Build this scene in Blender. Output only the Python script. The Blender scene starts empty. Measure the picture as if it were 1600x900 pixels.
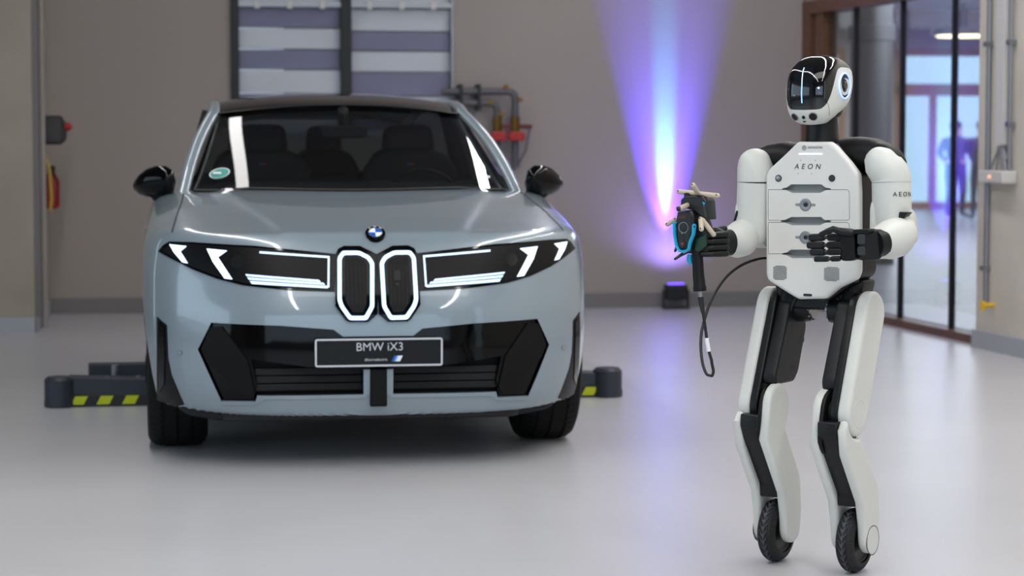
import bpy, bmesh, math, random
import numpy as np
from mathutils import Vector, Matrix

# ------------------------------------------------------------------ camera, world, light, exposure
SC = bpy.context.scene
COL = SC.collection
CAM_H = 1.33
F = 3500.0                      # focal length in pixels of the 1600x900 frame
PITCH = math.atan(234.0 / F)    # the camera looks slightly down
cam_d = bpy.data.cameras.new('camera')
cam_d.sensor_width = 36.0
cam_d.lens = F * 36.0 / 1600.0
cam_d.dof.use_dof = True
cam_d.dof.focus_distance = 6.85
cam_d.dof.aperture_fstop = 3.9
cam_d.clip_end = 200
cam = bpy.data.objects.new('camera', cam_d)
cam.location = (0, 0, CAM_H)
cam.rotation_euler = (math.pi / 2 - PITCH, 0, 0)
COL.objects.link(cam)
SC.camera = cam
SC.view_settings.view_transform = 'Standard'
SC.view_settings.look = 'None'
SC.view_settings.gamma = 1
SC.view_settings.use_curve_mapping = False
SC.view_settings.exposure = -0.08

ROOM = math.radians(8.4)        # the room and the car are turned by this much
world = bpy.data.worlds.new('world')
SC.world = world
world.use_nodes = True
bg = world.node_tree.nodes['Background']
bg.inputs[0].default_value = (0.62, 0.84, 1.0, 1)
bg.inputs[1].default_value = 1.8

def rw(x, y, z=0.0):            # room frame -> world
    c, s = math.cos(ROOM), math.sin(ROOM)
    return Vector((c * x - s * y, s * x + c * y, z))

def area(name, loc, size, energy, col=(1, 1, 1), rot=(0, 0, 0), spread=math.pi):
    l = bpy.data.lights.new(name, 'AREA')
    l.shape = 'RECTANGLE'
    l.size, l.size_y = size
    l.energy = energy
    l.color = col
    l.spread = spread
    o = bpy.data.objects.new(name, l)
    o.location = loc
    o.rotation_euler = rot
    COL.objects.link(o)
    return o

# hall lights: long ceiling light rows running towards the back wall (z 4.4)
for lx in (-0.6, 3.3):
    for y0, y1, e in ((-2.0, 3.0, 75), (3.1, 7.8, 90), (7.9, 12.6, 66 if lx < 0 else 78), (12.8, 16.6, 13 if lx < 0 else 50)):
        area('ceiling_light_row', rw(lx, (y0 + y1) / 2, 4.4), (0.18, y1 - y0), e, (1.0, 0.985, 0.97), (0, 0, ROOM))
area('ceiling_light_bank', rw(1.4, 3.0, 4.4), (5.0, 3.0), 120, (1.0, 0.985, 0.97), (0, 0, ROOM))
area('ceiling_light_row', rw(4.7, 9.5, 4.4), (.2, 7.0), 70, (1.0, 0.985, 0.97), (0, 0, ROOM))  # added row with no known lamp, brightens the right concrete wall
# daylight through the window band behind the camera and on the left side
area('daylight', rw(0.0, -3.8, 2.2), (8.0, 3.0), 22, (0.92, 0.96, 1.0), (math.pi / 2, 0, ROOM))
area('daylight', rw(-6.8, 5.5, 2.0), (9.0, 2.8), 45, (0.82, 0.92, 1.0), (math.pi / 2, 0, ROOM - math.pi / 2))
# neighbouring hall
area('neighbour_hall_light', rw(11.5, 36.0, 3.3), (6.0, 6.0), 700, (0.95, 0.95, 1.0), (0, 0, ROOM))  # second light added to lift the far hall wall, no lamp known there
area('neighbour_hall_light', rw(11.5, 24.0, 3.3), (8.0, 12.0), 1300, (0.95, 0.95, 1.0), (0, 0, ROOM))

# ------------------------------------------------------------------ helpers
def lin(c):
    out = []
    for v in c:
        v = v / 255.0
        out.append(v / 12.92 if v <= 0.04045 else ((v + 0.055) / 1.055) ** 2.4)
    return tuple(out) + (1.0,)

def pm(name, rgb, rough=0.5, metal=0.0, coat=0.0, emit=None, es=0.0, noise=None, bump=None, spec=0.5, stretch=(1, 1, 1), coat_r=0.04):
    m = bpy.data.materials.new(name)
    m.use_nodes = True
    nt = m.node_tree
    b = nt.nodes['Principled BSDF']
    c = lin(rgb)
    b.inputs['Base Color'].default_value = c
    b.inputs['Roughness'].default_value = rough
    b.inputs['Metallic'].default_value = metal
    b.inputs['Specular IOR Level'].default_value = spec
    b.inputs['Coat Weight'].default_value = coat
    b.inputs['Coat Roughness'].default_value = coat_r
    if emit is not None:
        b.inputs['Emission Color'].default_value = lin(emit)
        b.inputs['Emission Strength'].default_value = es
    if noise or bump:
        tc = nt.nodes.new('ShaderNodeTexCoord')
        mp = nt.nodes.new('ShaderNodeMapping')
        mp.inputs['Scale'].default_value = stretch
        nt.links.new(tc.outputs['Object'], mp.inputs[0])
    if noise:
        sc, amt = noise
        n = nt.nodes.new('ShaderNodeTexNoise')
        n.inputs['Scale'].default_value = sc
        n.inputs['Detail'].default_value = 6
        nt.links.new(mp.outputs[0], n.inputs['Vector'])
        r = nt.nodes.new('ShaderNodeMapRange')
        r.inputs['From Min'].default_value = 0.3
        r.inputs['From Max'].default_value = 0.7
        r.inputs['To Min'].default_value = 1 - amt
        r.inputs['To Max'].default_value = 1 + amt
        nt.links.new(n.outputs['Fac'], r.inputs['Value'])
        mx = nt.nodes.new('ShaderNodeVectorMath')
        mx.operation = 'SCALE'
        mx.inputs[0].default_value = c[:3]
        nt.links.new(r.outputs[0], mx.inputs['Scale'])
        nt.links.new(mx.outputs[0], b.inputs['Base Color'])
    if bump:
        sc, st = bump
        n2 = nt.nodes.new('ShaderNodeTexNoise')
        n2.inputs['Scale'].default_value = sc
        n2.inputs['Detail'].default_value = 4
        nt.links.new(mp.outputs[0], n2.inputs['Vector'])
        bp = nt.nodes.new('ShaderNodeBump')
        bp.inputs['Strength'].default_value = st
        bp.inputs['Distance'].default_value = 0.002
        nt.links.new(n2.outputs['Fac'], bp.inputs['Height'])
        nt.links.new(bp.outputs[0], b.inputs['Normal'])
    return m

def thin_glass(name, tint, ior=1.5, rough=0.0, refl=(1, 1, 1)):
    """thin tinted pane: fresnel mirror over tinted transparency"""
    m = bpy.data.materials.new(name)
    m.use_nodes = True
    nt = m.node_tree
    nt.nodes.clear()
    out = nt.nodes.new('ShaderNodeOutputMaterial')
    mix = nt.nodes.new('ShaderNodeMixShader')
    tr = nt.nodes.new('ShaderNodeBsdfTransparent')
    tr.inputs[0].default_value = tuple(tint) + (1,)
    gl = nt.nodes.new('ShaderNodeBsdfGlossy')
    gl.inputs['Color'].default_value = tuple(refl) + (1,)
    gl.inputs['Roughness'].default_value = rough
    fr = nt.nodes.new('ShaderNodeFresnel')
    geo = nt.nodes.new('ShaderNodeNewGeometry')      # the same reflectance from both sides of the pane
    mr = nt.nodes.new('ShaderNodeMapRange')
    mr.inputs['To Min'].default_value = ior
    mr.inputs['To Max'].default_value = 1.0 / ior
    nt.links.new(geo.outputs['Backfacing'], mr.inputs['Value'])
    nt.links.new(mr.outputs[0], fr.inputs[0])
    nt.links.new(fr.outputs[0], mix.inputs[0])
    nt.links.new(tr.outputs[0], mix.inputs[1])
    nt.links.new(gl.outputs[0], mix.inputs[2])
    nt.links.new(mix.outputs[0], out.inputs[0])
    return m

CP, SP = math.cos(PITCH), math.sin(PITCH)
def ray(px, py):
    a, b = (px - 800) / F, (450 - py) / F
    return Vector((a, CP + b * SP, -SP + b * CP))

class Frame:
    """a thing's own frame: origin on the floor, turned about z; pix() says where a sight line meets one of its planes"""
    def __init__(self, origin, rot):
        self.o = Vector(origin)
        self.rot = rot
        self.inv = Matrix.Rotation(-rot, 3, 'Z')
        self.c = self.inv @ (Vector((0, 0, CAM_H)) - self.o)
    def d(self, px, py):
        return self.inv @ ray(px, py)
    def pix(self, px, py, axis, val):
        d = self.d(px, py)
        t = (val - self.c[axis]) / d[axis]
        return self.c + d * t

class MB:
    def __init__(self):
        self.v, self.f, self.mi = [], [], []
    def add(self, vs, fs, mi=0):
        n = len(self.v)
        self.v += [tuple(p) for p in vs]
        self.f += [tuple(i + n for i in f) for f in fs]
        self.mi += [mi] * len(fs)
        return self
    def box(self, x0, x1, y0, y1, z0, z1, mi=0, M=None):
        vs = [Vector(p) for p in ((x0, y0, z0), (x1, y0, z0), (x1, y1, z0), (x0, y1, z0), (x0, y0, z1), (x1, y0, z1), (x1, y1, z1), (x0, y1, z1))]
        if M is not None:
            vs = [M @ p for p in vs]
        return self.add(vs, [(0, 3, 2, 1), (4, 5, 6, 7), (0, 1, 5, 4), (1, 2, 6, 5), (2, 3, 7, 6), (3, 0, 4, 7)], mi)
    def grid(self, P, closed_u=False, closed_v=False, mi=0):
        """P[i][j] of points"""
        nu, nv = len(P), len(P[0])
        vs = [p for row in P for p in row]
        fs = []
        for i in range(nu if closed_u else nu - 1):
            for j in range(nv if closed_v else nv - 1):
                i2, j2 = (i + 1) % nu, (j + 1) % nv
                fs.append((i * nv + j, i2 * nv + j, i2 * nv + j2, i * nv + j2))
        return self.add(vs, fs, mi)
    def tube(self, path, radii, n=16, caps=True, round_caps=False, mi=0, flat=None, upv=None):
        """sweep a circle (or an ellipse: radii as (r1, r2)) along a path"""
        path = [Vector(p) for p in path]
        if not isinstance(radii, (list, tuple)):
            radii = [radii] * len(path)
        radii = [(r, r) if not isinstance(r, (tuple, list)) else r for r in radii]
        if round_caps:
            def cap(p, q, r, rev):
                d = (p - q).normalized()
                k = []
                rm = min(r)
                for a in (0.35, 0.7, 1.05, 1.35):
                    k.append((p + d * rm * math.sin(a), (r[0] * math.cos(a), r[1] * math.cos(a))))
                return k
            a = cap(path[0], path[1], radii[0], True)
            b = cap(path[-1], path[-2], radii[-1], False)
            path = [p for p, _ in reversed(a)] + path + [p for p, _ in b]
            radii = [r for _, r in reversed(a)] + radii + [r for _, r in b]
        rows = []
        up = Vector(upv) if upv else None
        prev = None
        for i, p in enumerate(path):
            if i == 0: t = path[1] - path[0]
            elif i == len(path) - 1: t = path[-1] - path[-2]
            else: t = (path[i + 1] - p).normalized() + (p - path[i - 1]).normalized()
            t.normalize()
            if prev is None:
                u = up if up else (Vector((0, 0, 1)) if abs(t.z) < 0.9 else Vector((0, 1, 0)))
            else:
                u = prev
            u = (u - t * u.dot(t)).normalized()
            prev = u
            w = t.cross(u)
            r1, r2 = radii[i]
            rows.append([p + u * (math.cos(2 * math.pi * k / n) * r1) + w * (math.sin(2 * math.pi * k / n) * r2) for k in range(n)])
        self.grid(rows, closed_v=True, mi=mi)
        if caps:
            self.add(rows[0], [tuple(range(n))], mi)
            self.add(rows[-1], [tuple(range(n))], mi)
        return self
    def lathe(self, prof, c, axis=(0, 0, 1), n=32, mi=0, caps=True):
        """prof: (distance along axis, radius)"""
        c = Vector(c); a = Vector(axis).normalized()
        u = Vector((0, 0, 1)) if abs(a.z) < 0.9 else Vector((0, 1, 0))
        u = (u - a * u.dot(a)).normalized(); w = a.cross(u)
        rows = [[c + a * h + (u * math.cos(2 * math.pi * k / n) + w * math.sin(2 * math.pi * k / n)) * r for k in range(n)] for h, r in prof]
        self.grid(rows, closed_v=True, mi=mi)
        if caps:
            if prof[0][1] > 1e-5: self.add(rows[0], [tuple(range(n))], mi)
            if prof[-1][1] > 1e-5: self.add(rows[-1], [tuple(range(n))], mi)
        return self
    def slab(self, outline, w0, w1, bevel=0.0, segs=3, basis=None, round0=True, round1=True, curve=None, mi=0):
        """outline (u, v) pushed from w0 to w1 with rounded rims; basis maps (u, v, w) to a point"""
        if basis is None: basis = lambda u, v, w: (u, w, v)
        sg = 1 if w1 > w0 else -1
        rings = []
        def rim(w_edge, direction, rounded):
            out = []
            if bevel > 0 and rounded:
                out.append((bevel * 1.3, w_edge))       # support ring keeps the flat face flat
                for k in range(segs + 1):
                    a = math.pi / 2 * k / segs
                    out.append((bevel * (1 - math.sin(a)), w_edge + direction * bevel * (1 - math.cos(a))))
            else:
                out.append((0.0, w_edge))
            return out
        a = rim(w0, sg, round0)
        b = list(reversed(rim(w1, -sg, round1)))
        n = len(outline)
        for off, w in a + b:
            o = offset_poly(outline, off) if off > 1e-6 else outline
            rings.append([Vector(basis(u, v, w + (curve(u, v) if curve else 0))) for u, v in o])
        self.grid(rings, closed_v=True, mi=mi)
        self.add(rings[0], [tuple(range(n))], mi)
        self.add(rings[-1], [tuple(range(n))], mi)
        return self
    def build(self, name, mat, parent=None, smooth=35, recalc=True, merge=False):
        me = bpy.data.meshes.new(name)
        me.from_pydata([tuple(p) for p in self.v], [], self.f)
        mats = mat if isinstance(mat, (list, tuple)) else [mat]
        for m in mats: me.materials.append(m)
        if len(mats) > 1:
            me.polygons.foreach_set('material_index', self.mi)
        if recalc or merge:
            bm = bmesh.new(); bm.from_mesh(me)
            bmesh.ops.remove_doubles(bm, verts=bm.verts, dist=1e-5)
            if recalc: bmesh.ops.recalc_face_normals(bm, faces=bm.faces)
            bm.to_mesh(me); bm.free()
        finish(me, smooth)
        return link(name, me, parent)

def finish(me, smooth):
    if smooth:
        me.polygons.foreach_set('use_smooth', [True] * len(me.polygons))
        me.set_sharp_from_angle(angle=math.radians(smooth))
    me.update()

def link(name, me, parent=None):
    o = bpy.data.objects.new(name, me)
    COL.objects.link(o)
    if parent: o.parent = parent
    return o

def area2(p):
    return 0.5 * sum(p[i][0] * p[(i + 1) % len(p)][1] - p[(i + 1) % len(p)][0] * p[i][1] for i in range(len(p)))

def offset_poly(pts, d):
    """inward offset (d > 0) with mitred corners"""
    s = 1 if area2(pts) > 0 else -1
    n = len(pts)
    out = []
    for i in range(n):
        p0, p1, p2 = Vector(pts[i - 1]), Vector(pts[i]), Vector(pts[(i + 1) % n])
        e1, e2 = (p1 - p0).normalized(), (p2 - p1).normalized()
        n1, n2 = Vector((-e1.y, e1.x)) * s, Vector((-e2.y, e2.x)) * s
        m = n1 + n2
        L = m.length
        if L < 1e-6: out.append(tuple(p1 + n1 * d)); continue
        m /= L
        k = d / max(0.45, m.dot(n1))
        out.append(tuple(p1 + m * k))
    if d > 0:
        # runs of edges that turned round in the offset shrink to one point
        bad = []
        for i in range(n):
            e0 = Vector(pts[(i + 1) % n]) - Vector(pts[i]); e1 = Vector(out[(i + 1) % n]) - Vector(out[i])
            bad.append(e0.dot(e1) <= 0)
        if any(bad) and not all(bad):
            st = next(i for i in range(n) if not bad[i - 1])
            i = 0
            while i < n:
                k = (st + i) % n
                if bad[k]:
                    run = [k]
                    while bad[run[-1]] and len(run) < n: run.append((run[-1] + 1) % n)
                    c = (Vector(out[run[0]]) + Vector(out[run[-1]])) / 2
                    for r in run: out[r] = tuple(c)
                    i += len(run)
                else: i += 1
    return out

def rounded(pts, r, seg=4):
    """round the corners of a polygon; r a number or one per corner"""
    n = len(pts)
    out = []
    for i in range(n):
        rr = r[i] if isinstance(r, (list, tuple)) else r
        p0, p1, p2 = Vector(pts[i - 1][:2]), Vector(pts[i][:2]), Vector(pts[(i + 1) % n][:2])
        a, b = (p0 - p1), (p2 - p1)
        t = min(rr, a.length * 0.49, b.length * 0.49)
        if t < 1e-5: out.append(tuple(p1)); continue
        A, B = p1 + a.normalized() * t, p1 + b.normalized() * t
        for k in range(seg + 1):
            s = k / seg
            q = A * (1 - s) ** 2 + p1 * 2 * s * (1 - s) + B * s * s
            out.append(tuple(q))
    return out

def circle2(c, r, n=24, r2=None):
    r2 = r2 or r
    return [(c[0] + r * math.cos(2 * math.pi * k / n), c[1] + r2 * math.sin(2 * math.pi * k / n)) for k in range(n)]

def stadium_path(pts, hw, n=8):
    """outline around a bent centreline with round ends; hw a number or one per point"""
    P = [Vector(p) for p in pts]
    H = hw if isinstance(hw, (list, tuple)) else [hw] * len(P)
    L, R = [], []
    for i, p in enumerate(P):
        if i == 0: t = (P[1] - P[0]).normalized(); m = 1
        elif i == len(P) - 1: t = (P[-1] - P[-2]).normalized(); m = 1
        else:
            t = ((P[i + 1] - p).normalized() + (p - P[i - 1]).normalized()).normalized()
            m = 1 / max(0.5, t.dot((P[i + 1] - p).normalized()))
        nrm = Vector((-t.y, t.x))
        L.append(p + nrm * H[i] * m); R.append(p - nrm * H[i] * m)
    out = [tuple(q) for q in L]
    t = (P[-1] - P[-2]).normalized(); nn = Vector((-t.y, t.x))
    for k in range(1, n):
        a = math.pi * k / n
        out.append(tuple(P[-1] + (nn * math.cos(a) + t * math.sin(a)) * H[-1]))
    out += [tuple(q) for q in reversed(R)]
    t = (P[0] - P[1]).normalized(); nn = Vector((-t.y, t.x))
    for k in range(1, n):
        a = math.pi * k / n
        out.append(tuple(P[0] + (nn * math.cos(a) + t * math.sin(a)) * H[0]))
    return out

def empty(name, loc=(0, 0, 0), rz=0, label=None, cat=None, group=None):
    o = bpy.data.objects.new(name, None)
    o.empty_display_size = 0.2
    COL.objects.link(o)
    o.location = loc; o.rotation_euler = (0, 0, rz)
    tag(o, label, cat, group)
    return o

def tag(o, label=None, cat=None, group=None, kind=None):
    if label: o['label'] = label
    if cat: o['category'] = cat
    if group: o['group'] = group
    if kind: o['kind'] = kind
    return o

def copy_tree(o, parent=None):
    c = o.copy(); COL.objects.link(c)
    c.parent = parent
    for ch in list(o.children): copy_tree(ch, c)
    return c

def text_obj(name, s, size, mat, parent, M, extrude=0.0006, shear=0.0, spacing=1.0, align='CENTER', bold=0.0):
    cu = bpy.data.curves.new(name, 'FONT')
    cu.body = s; cu.size = size; cu.extrude = extrude; cu.shear = shear
    cu.space_character = spacing; cu.align_x = align; cu.align_y = 'CENTER'; cu.offset = bold
    cu.resolution_u = 3
    o = bpy.data.objects.new(name, cu); COL.objects.link(o)
    bpy.context.view_layer.update()
    dg = bpy.context.evaluated_depsgraph_get()
    me = bpy.data.meshes.new_from_object(o.evaluated_get(dg))
    bpy.data.objects.remove(o); bpy.data.curves.remove(cu)
    me.transform(M)
    me.materials.clear(); me.materials.append(mat)
    return link(name, me, parent)

def face_M(pos, right, up):
    r = Vector(right).normalized(); u = Vector(up); u = (u - r * u.dot(r)).normalized()
    n = r.cross(u)
    return Matrix(((r.x, u.x, n.x, pos[0]), (r.y, u.y, n.y, pos[1]), (r.z, u.z, n.z, pos[2]), (0, 0, 0, 1)))

def boolean(obj_me, cutters, solver='EXACT'):
    """difference of a mesh and several cutter meshes, evaluated at once"""
    o = bpy.data.objects.new('tmp_body', obj_me); COL.objects.link(o)
    cs = []
    for c in cutters:
        co = bpy.data.objects.new('tmp_cut', c); COL.objects.link(co); cs.append(co)
        md = o.modifiers.new('b', 'BOOLEAN'); md.operation = 'DIFFERENCE'; md.object = co; md.solver = solver
    bpy.context.view_layer.update()
    dg = bpy.context.evaluated_depsgraph_get()
    me = bpy.data.meshes.new_from_object(o.evaluated_get(dg))
    for x in cs + [o]: bpy.data.objects.remove(x)
    return me

def cutter(mb, mats, idx):
    me = bpy.data.meshes.new('cut')
    me.from_pydata(mb.v, [], mb.f)
    for m in mats: me.materials.append(m)
    bm = bmesh.new(); bm.from_mesh(me)
    bmesh.ops.remove_doubles(bm, verts=bm.verts, dist=1e-5)
    bmesh.ops.recalc_face_normals(bm, faces=bm.faces)
    for f in bm.faces: f.material_index = idx
    bm.to_mesh(me); bm.free()
    return me

def hermite(xs, ys):
    xs = np.array(xs, float); ys = np.array(ys, float)
    h = np.diff(xs); dl = np.diff(ys) / h
    m = np.zeros(len(xs)); m[0], m[-1] = dl[0], dl[-1]
    for i in range(1, len(xs) - 1):
        m[i] = 0 if dl[i - 1] * dl[i] <= 0 else 2 * dl[i - 1] * dl[i] / (dl[i - 1] + dl[i])
    def f(x):
        x = np.clip(x, xs[0], xs[-1])
        i = np.clip(np.searchsorted(xs, x) - 1, 0, len(xs) - 2)
        t = (x - xs[i]) / h[i]
        return ((2 * t**3 - 3 * t**2 + 1) * ys[i] + (t**3 - 2 * t**2 + t) * h[i] * m[i]
                + (-2 * t**3 + 3 * t**2) * ys[i + 1] + (t**3 - t**2) * h[i] * m[i + 1])
    return f

# ------------------------------------------------------------------ materials of the setting
M = {}
M['floor'] = pm('floor_epoxy', (186, 186, 190), 0.30, noise=(1.1, 0.035), bump=(60, 0.02), spec=0.45)
M['wall'] = pm('wall_plaster', (160, 152, 148), 0.85, noise=(0.6, 0.02), bump=(40, 0.1))
M['base_grey'] = pm('baseboard_grey', (118, 116, 118), 0.6)
M['concrete'] = pm('concrete', (158, 150, 138), 0.85, noise=(2.4, 0.09), bump=(25, 0.25))
M['plinth'] = pm('plinth_grey', (165, 168, 176), 0.6)
M['ceiling'] = pm('ceiling_paint', (112, 110, 108), 0.9)
M['concrete_r'] = pm('concrete_lit', (205, 198, 188), 0.85, noise=(2.4, 0.09), bump=(25, 0.25))  # right wall: same concrete, lightened to put its stronger light into the colour
M['wood'] = pm('frame_wood', (100, 68, 44), 0.45, noise=(6, 0.15), stretch=(1, 1, 8))
M['wood_far'] = pm('window_wood', (150, 108, 70), 0.5)
M['joint'] = pm('glass_joint', (16, 16, 20), 0.4)
M['metal_dark'] = pm('dark_metal', (42, 43, 46), 0.45, 0.4)
M['steel'] = pm('zinc_steel', (150, 152, 158), 0.35, 0.9)
M['conduit'] = pm('conduit_grey', (150, 146, 142), 0.5)
M['glass_wall'] = thin_glass('partition_glass', (0.80, 0.84, 0.86), 1.55)
M['box_white'] = pm('junction_white', (205, 203, 202), 0.5)
M['yellow'] = pm('yellow_plastic', (225, 180, 20), 0.5)
M['red'] = pm('red_paint', (170, 24, 28), 0.4)
M['brass'] = pm('brass', (120, 92, 40), 0.4, 0.7)
M['pipe'] = pm('pipe_grey', (92, 92, 100), 0.5, 0.2)
M['black_plastic'] = pm('black_plastic', (22, 23, 27), 0.5)

XR, YB, CEIL = 4.88, 17.28, 4.6

def struct(name, mb, mat, smooth=0):
    o = mb.build(name, mat, None, smooth)
    o.rotation_euler = (0, 0, ROOM)
    o['kind'] = 'structure'
    return o

struct('floor', MB().box(-9, 5.9, -4.2, YB + .1, -.1, 0), M['floor'])
struct('ceiling', MB().box(-9, 6.2, -4.2, YB + .2, CEIL, CEIL + .15), M['ceiling'])

# back wall with an opening for the banded window
RF = Frame((0, 0, 0), ROOM)
def bw(px, py, y=YB): return RF.pix(px, py, 1, y)
wl, wr = bw(360, 60).x, bw(707, 60).x
WT, WB = 2.55, 1.35
b = MB().box(-1.0, wl, YB, YB + .25, 0, CEIL).box(wr, XR, YB, YB + .25, 0, CEIL)
b.box(wl, wr, YB, YB + .25, 0, WB).box(wl, wr, YB, YB + .25, WT + .2, CEIL)
struct('wall_back', b, M['wall'])
struct('baseboard_back', MB().box(-1.0, XR - .01, YB - .025, YB, 0.0, .115), M['base_grey'])
struct('wall_left', MB().box(-6.5, -1.0, 15.62, YB + .25, 0, CEIL), M['concrete'])
struct('baseboard_left', MB().box(-6.5, -.985, 15.60, 15.62, 0, .105).box(-1.0, -.985, 15.60, YB - .025, 0, .105), M['plinth'])
# side wall far to the left with a band of tall windows, and the wall behind the camera
b = MB()
b.box(-7.2, -7.0, -4.2, 15.62, 0, .9).box(-7.2, -7.0, -4.2, 15.62, 3.3, CEIL)
b.box(-7.2, -7.0, 10.2, 15.62, .9, 3.3).box(-7.2, -7.0, -4.2, 0.8, .9, 3.3)
struct('wall_side', b, M['wall'])
b = MB()
b.box(-7.2, 6.6, -4.3, -4.1, 0, .7).box(-7.2, 6.6, -4.3, -4.1, 3.7, CEIL).box(-7.2, -4.2, -4.3, -4.1, .7, 3.7).box(4.2, 6.6, -4.3, -4.1, .7, 3.7)
struct('wall_behind', b, M['wall'])
# glass partition and concrete wall on the right stand a little off square to the back wall
GROT = ROOM + math.radians(3.3)
GC = RF.pix(1253, 477, 1, YB)
GO = rw(GC.x, YB)
GF = Frame(GO, GROT)
YG = GF.pix(1546, 400, 0, 0.0).y                 # near end of the glass (negative: towards the camera)
XW = GF.pix(1546, 547, 2, 0.0).x                 # face of the concrete wall
def gstruct(name, mb, mat):
    o = struct(name, mb, mat); o.location = GO; o.rotation_euler = (0, 0, GROT); return o
gstruct('wall_right', MB().box(XW, XW + .5, -18, YG, 0, CEIL), M['concrete_r'])
gstruct('baseboard_right', MB().box(XW - .025, XW, -18, YG + .01, 0, .115), M['plinth'])
gstruct('trim_1', MB().box(0, .3, YG, .25, 2.40, CEIL), M['wall'])
def gp(px): return GF.pix(px, 400, 0, 0.0).y
g_ys = [-.18, gp(1324), gp(1396), gp(1476), YG + .01]
gl = empty('glass_partition', GO, GROT, 'frameless glass partition in brown timber frame at right beside the concrete wall', 'partition')
MB().box(-.02, .14, YG, 0, 2.30, 2.40).build('header_rail', M['wood'], gl, 0)
MB().box(-.02, .14, YG, 0, 0, .055).build('sill_rail', M['wood'], gl, 0)
MB().box(-.02, .14, -.18, 0, .055, 2.30).build('post', M['wood'], gl, 0)
MB().box(.0, .12, -.42, -.25, .055, 2.30).build('post', M['wood'], gl, 0)
for i in range(4):
    a, c = g_ys[i + 1], g_ys[i]
    MB().box(.05, .06, a + .012, c - .012, .055, 2.30).build('pane', M['glass_wall'], gl, 0)
    if i < 3:
        MB().box(.035, .075, a - .013, a + .013, .055, 2.30).build('joint_profile', M['joint'], gl, 0)

# the neighbouring hall behind the glass
YF = 41.0
def fw(px, py): return RF.pix(px, py, 1, YF)
M['floor2'] = pm('floor_hall_grey', (120, 124, 132), 0.3, noise=(.8, .05))
struct('floor_hall', MB().box(5.16, 22, 8, YF + .2, -.102, -.002).box(1, 5.16, YB + .25, YF + .2, -.1, 0), M['floor2'])
struct('ceiling_hall', MB().box(5.7, 22, 8, YF + .2, 3.75, 3.9).box(1, 5.7, YB + .25, YF + .2, 3.75, 3.9), pm('ceiling_hall_white', (205, 205, 210), .9))
x1, x2 = fw(1399, 100).x, fw(1560, 100).x
zt, zm1, zm0 = fw(1450, 86).z, fw(1450, 131).z, fw(1450, 150).z
xa, xb = fw(1270, 100).x, fw(1319, 100).x
b = MB()
b.box(1, xa, YF, YF + .25, 0, 3.75).box(xb, x1, YF, YF + .25, 0, 3.75).box(x2, 22, YF, YF + .25, 0, 3.75)
b.box(xa, xb, YF, YF + .25, zt, 3.75).box(x1, x2, YF, YF + .25, zt, 3.75)
struct('wall_hall', b, M['wall'])
struct('wall_hall_side', MB().box(21.8, 22, 8, YF, 0, 3.75), M['wall'])
struct('wall_hall_near', MB().box(6.2, 22, 7.8, 8, 0, 3.75), M['wall'])
struct('wall_hall_left', MB().box(.8, 1, YB + .25, YF, 0, 3.9), M['wall'])
def far_window(n, xl, xr, posts):
    f = MB()
    for a, c in ((zt, zt + .12), (zm1, zm0)) if zm1 < zm0 else ((zt - .02, zt + .12), (zm0, zm1)):
        f.box(xl, xr, YF - .06, YF + .12, a, c)
    f.box(xl, xl + .10, YF - .06, YF + .12, 0, zt).box(xr - .10, xr, YF - .06, YF + .12, 0, zt)
    for p in posts: f.box(p - .05, p + .05, YF - .05, YF + .12, 0, zm0)
    f.box(xl, xr, YF - .06, YF + .12, 0, .12)
    o = struct('window_%d' % n, f, M['wood_far'])
    p = MB().box(xl + .1, xr - .1, YF + .03, YF + .04, .12, zt).build('pane', thin_glass('far_pane_%d' % n, (.93, .96, 1.0)), o, 0)
    return o
far_window(2, x1, x2, [fw(1458, 200).x])
far_window(3, xa, xb, [])
# round steel clad pillar and ceiling lamp
pc = RF.pix(1360, 216, 1, 23.0)
cy = empty('round_pillar', rw(pc.x, 23.0), ROOM, 'round steel-clad pillar behind the glass partition', 'pillar')
MB().lathe([(0, .22), (2.35, .22), (2.36, .25), (2.52, .25), (2.53, .22), (3.75, .22)], (0, 0, 0), n=40).build('shaft', M['steel'], cy, 40)
MB().lathe([(0, .26), (.12, .26)], (0, 0, 0), n=40).build('base_ring', M['metal_dark'], cy, 40)
lp = RF.pix(1505, 40, 1, 30.0)
la = empty('hall_ceiling_lamp', rw(lp.x, 30.0, 2.75), 0, 'warm round ceiling lamp glowing in the hall behind the glass', 'lamp')
MB().lathe([(.45, .03), (.12, .05), (.1, .42), (0, .45)], (0, 0, 0), n=32).build('shade', M['metal_dark'], la, 40)
MB().lathe([(-.015, .36), (0.02, .40)], (0, 0, 0), n=32).build('diffuser', pm('lamp_warm', (255, 230, 190), .5, emit=(255, 225, 180), es=6), la, 40)
# low grey bench seen through the glass
bp = RF.pix(1478, 470, 1, 18.4)

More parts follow.
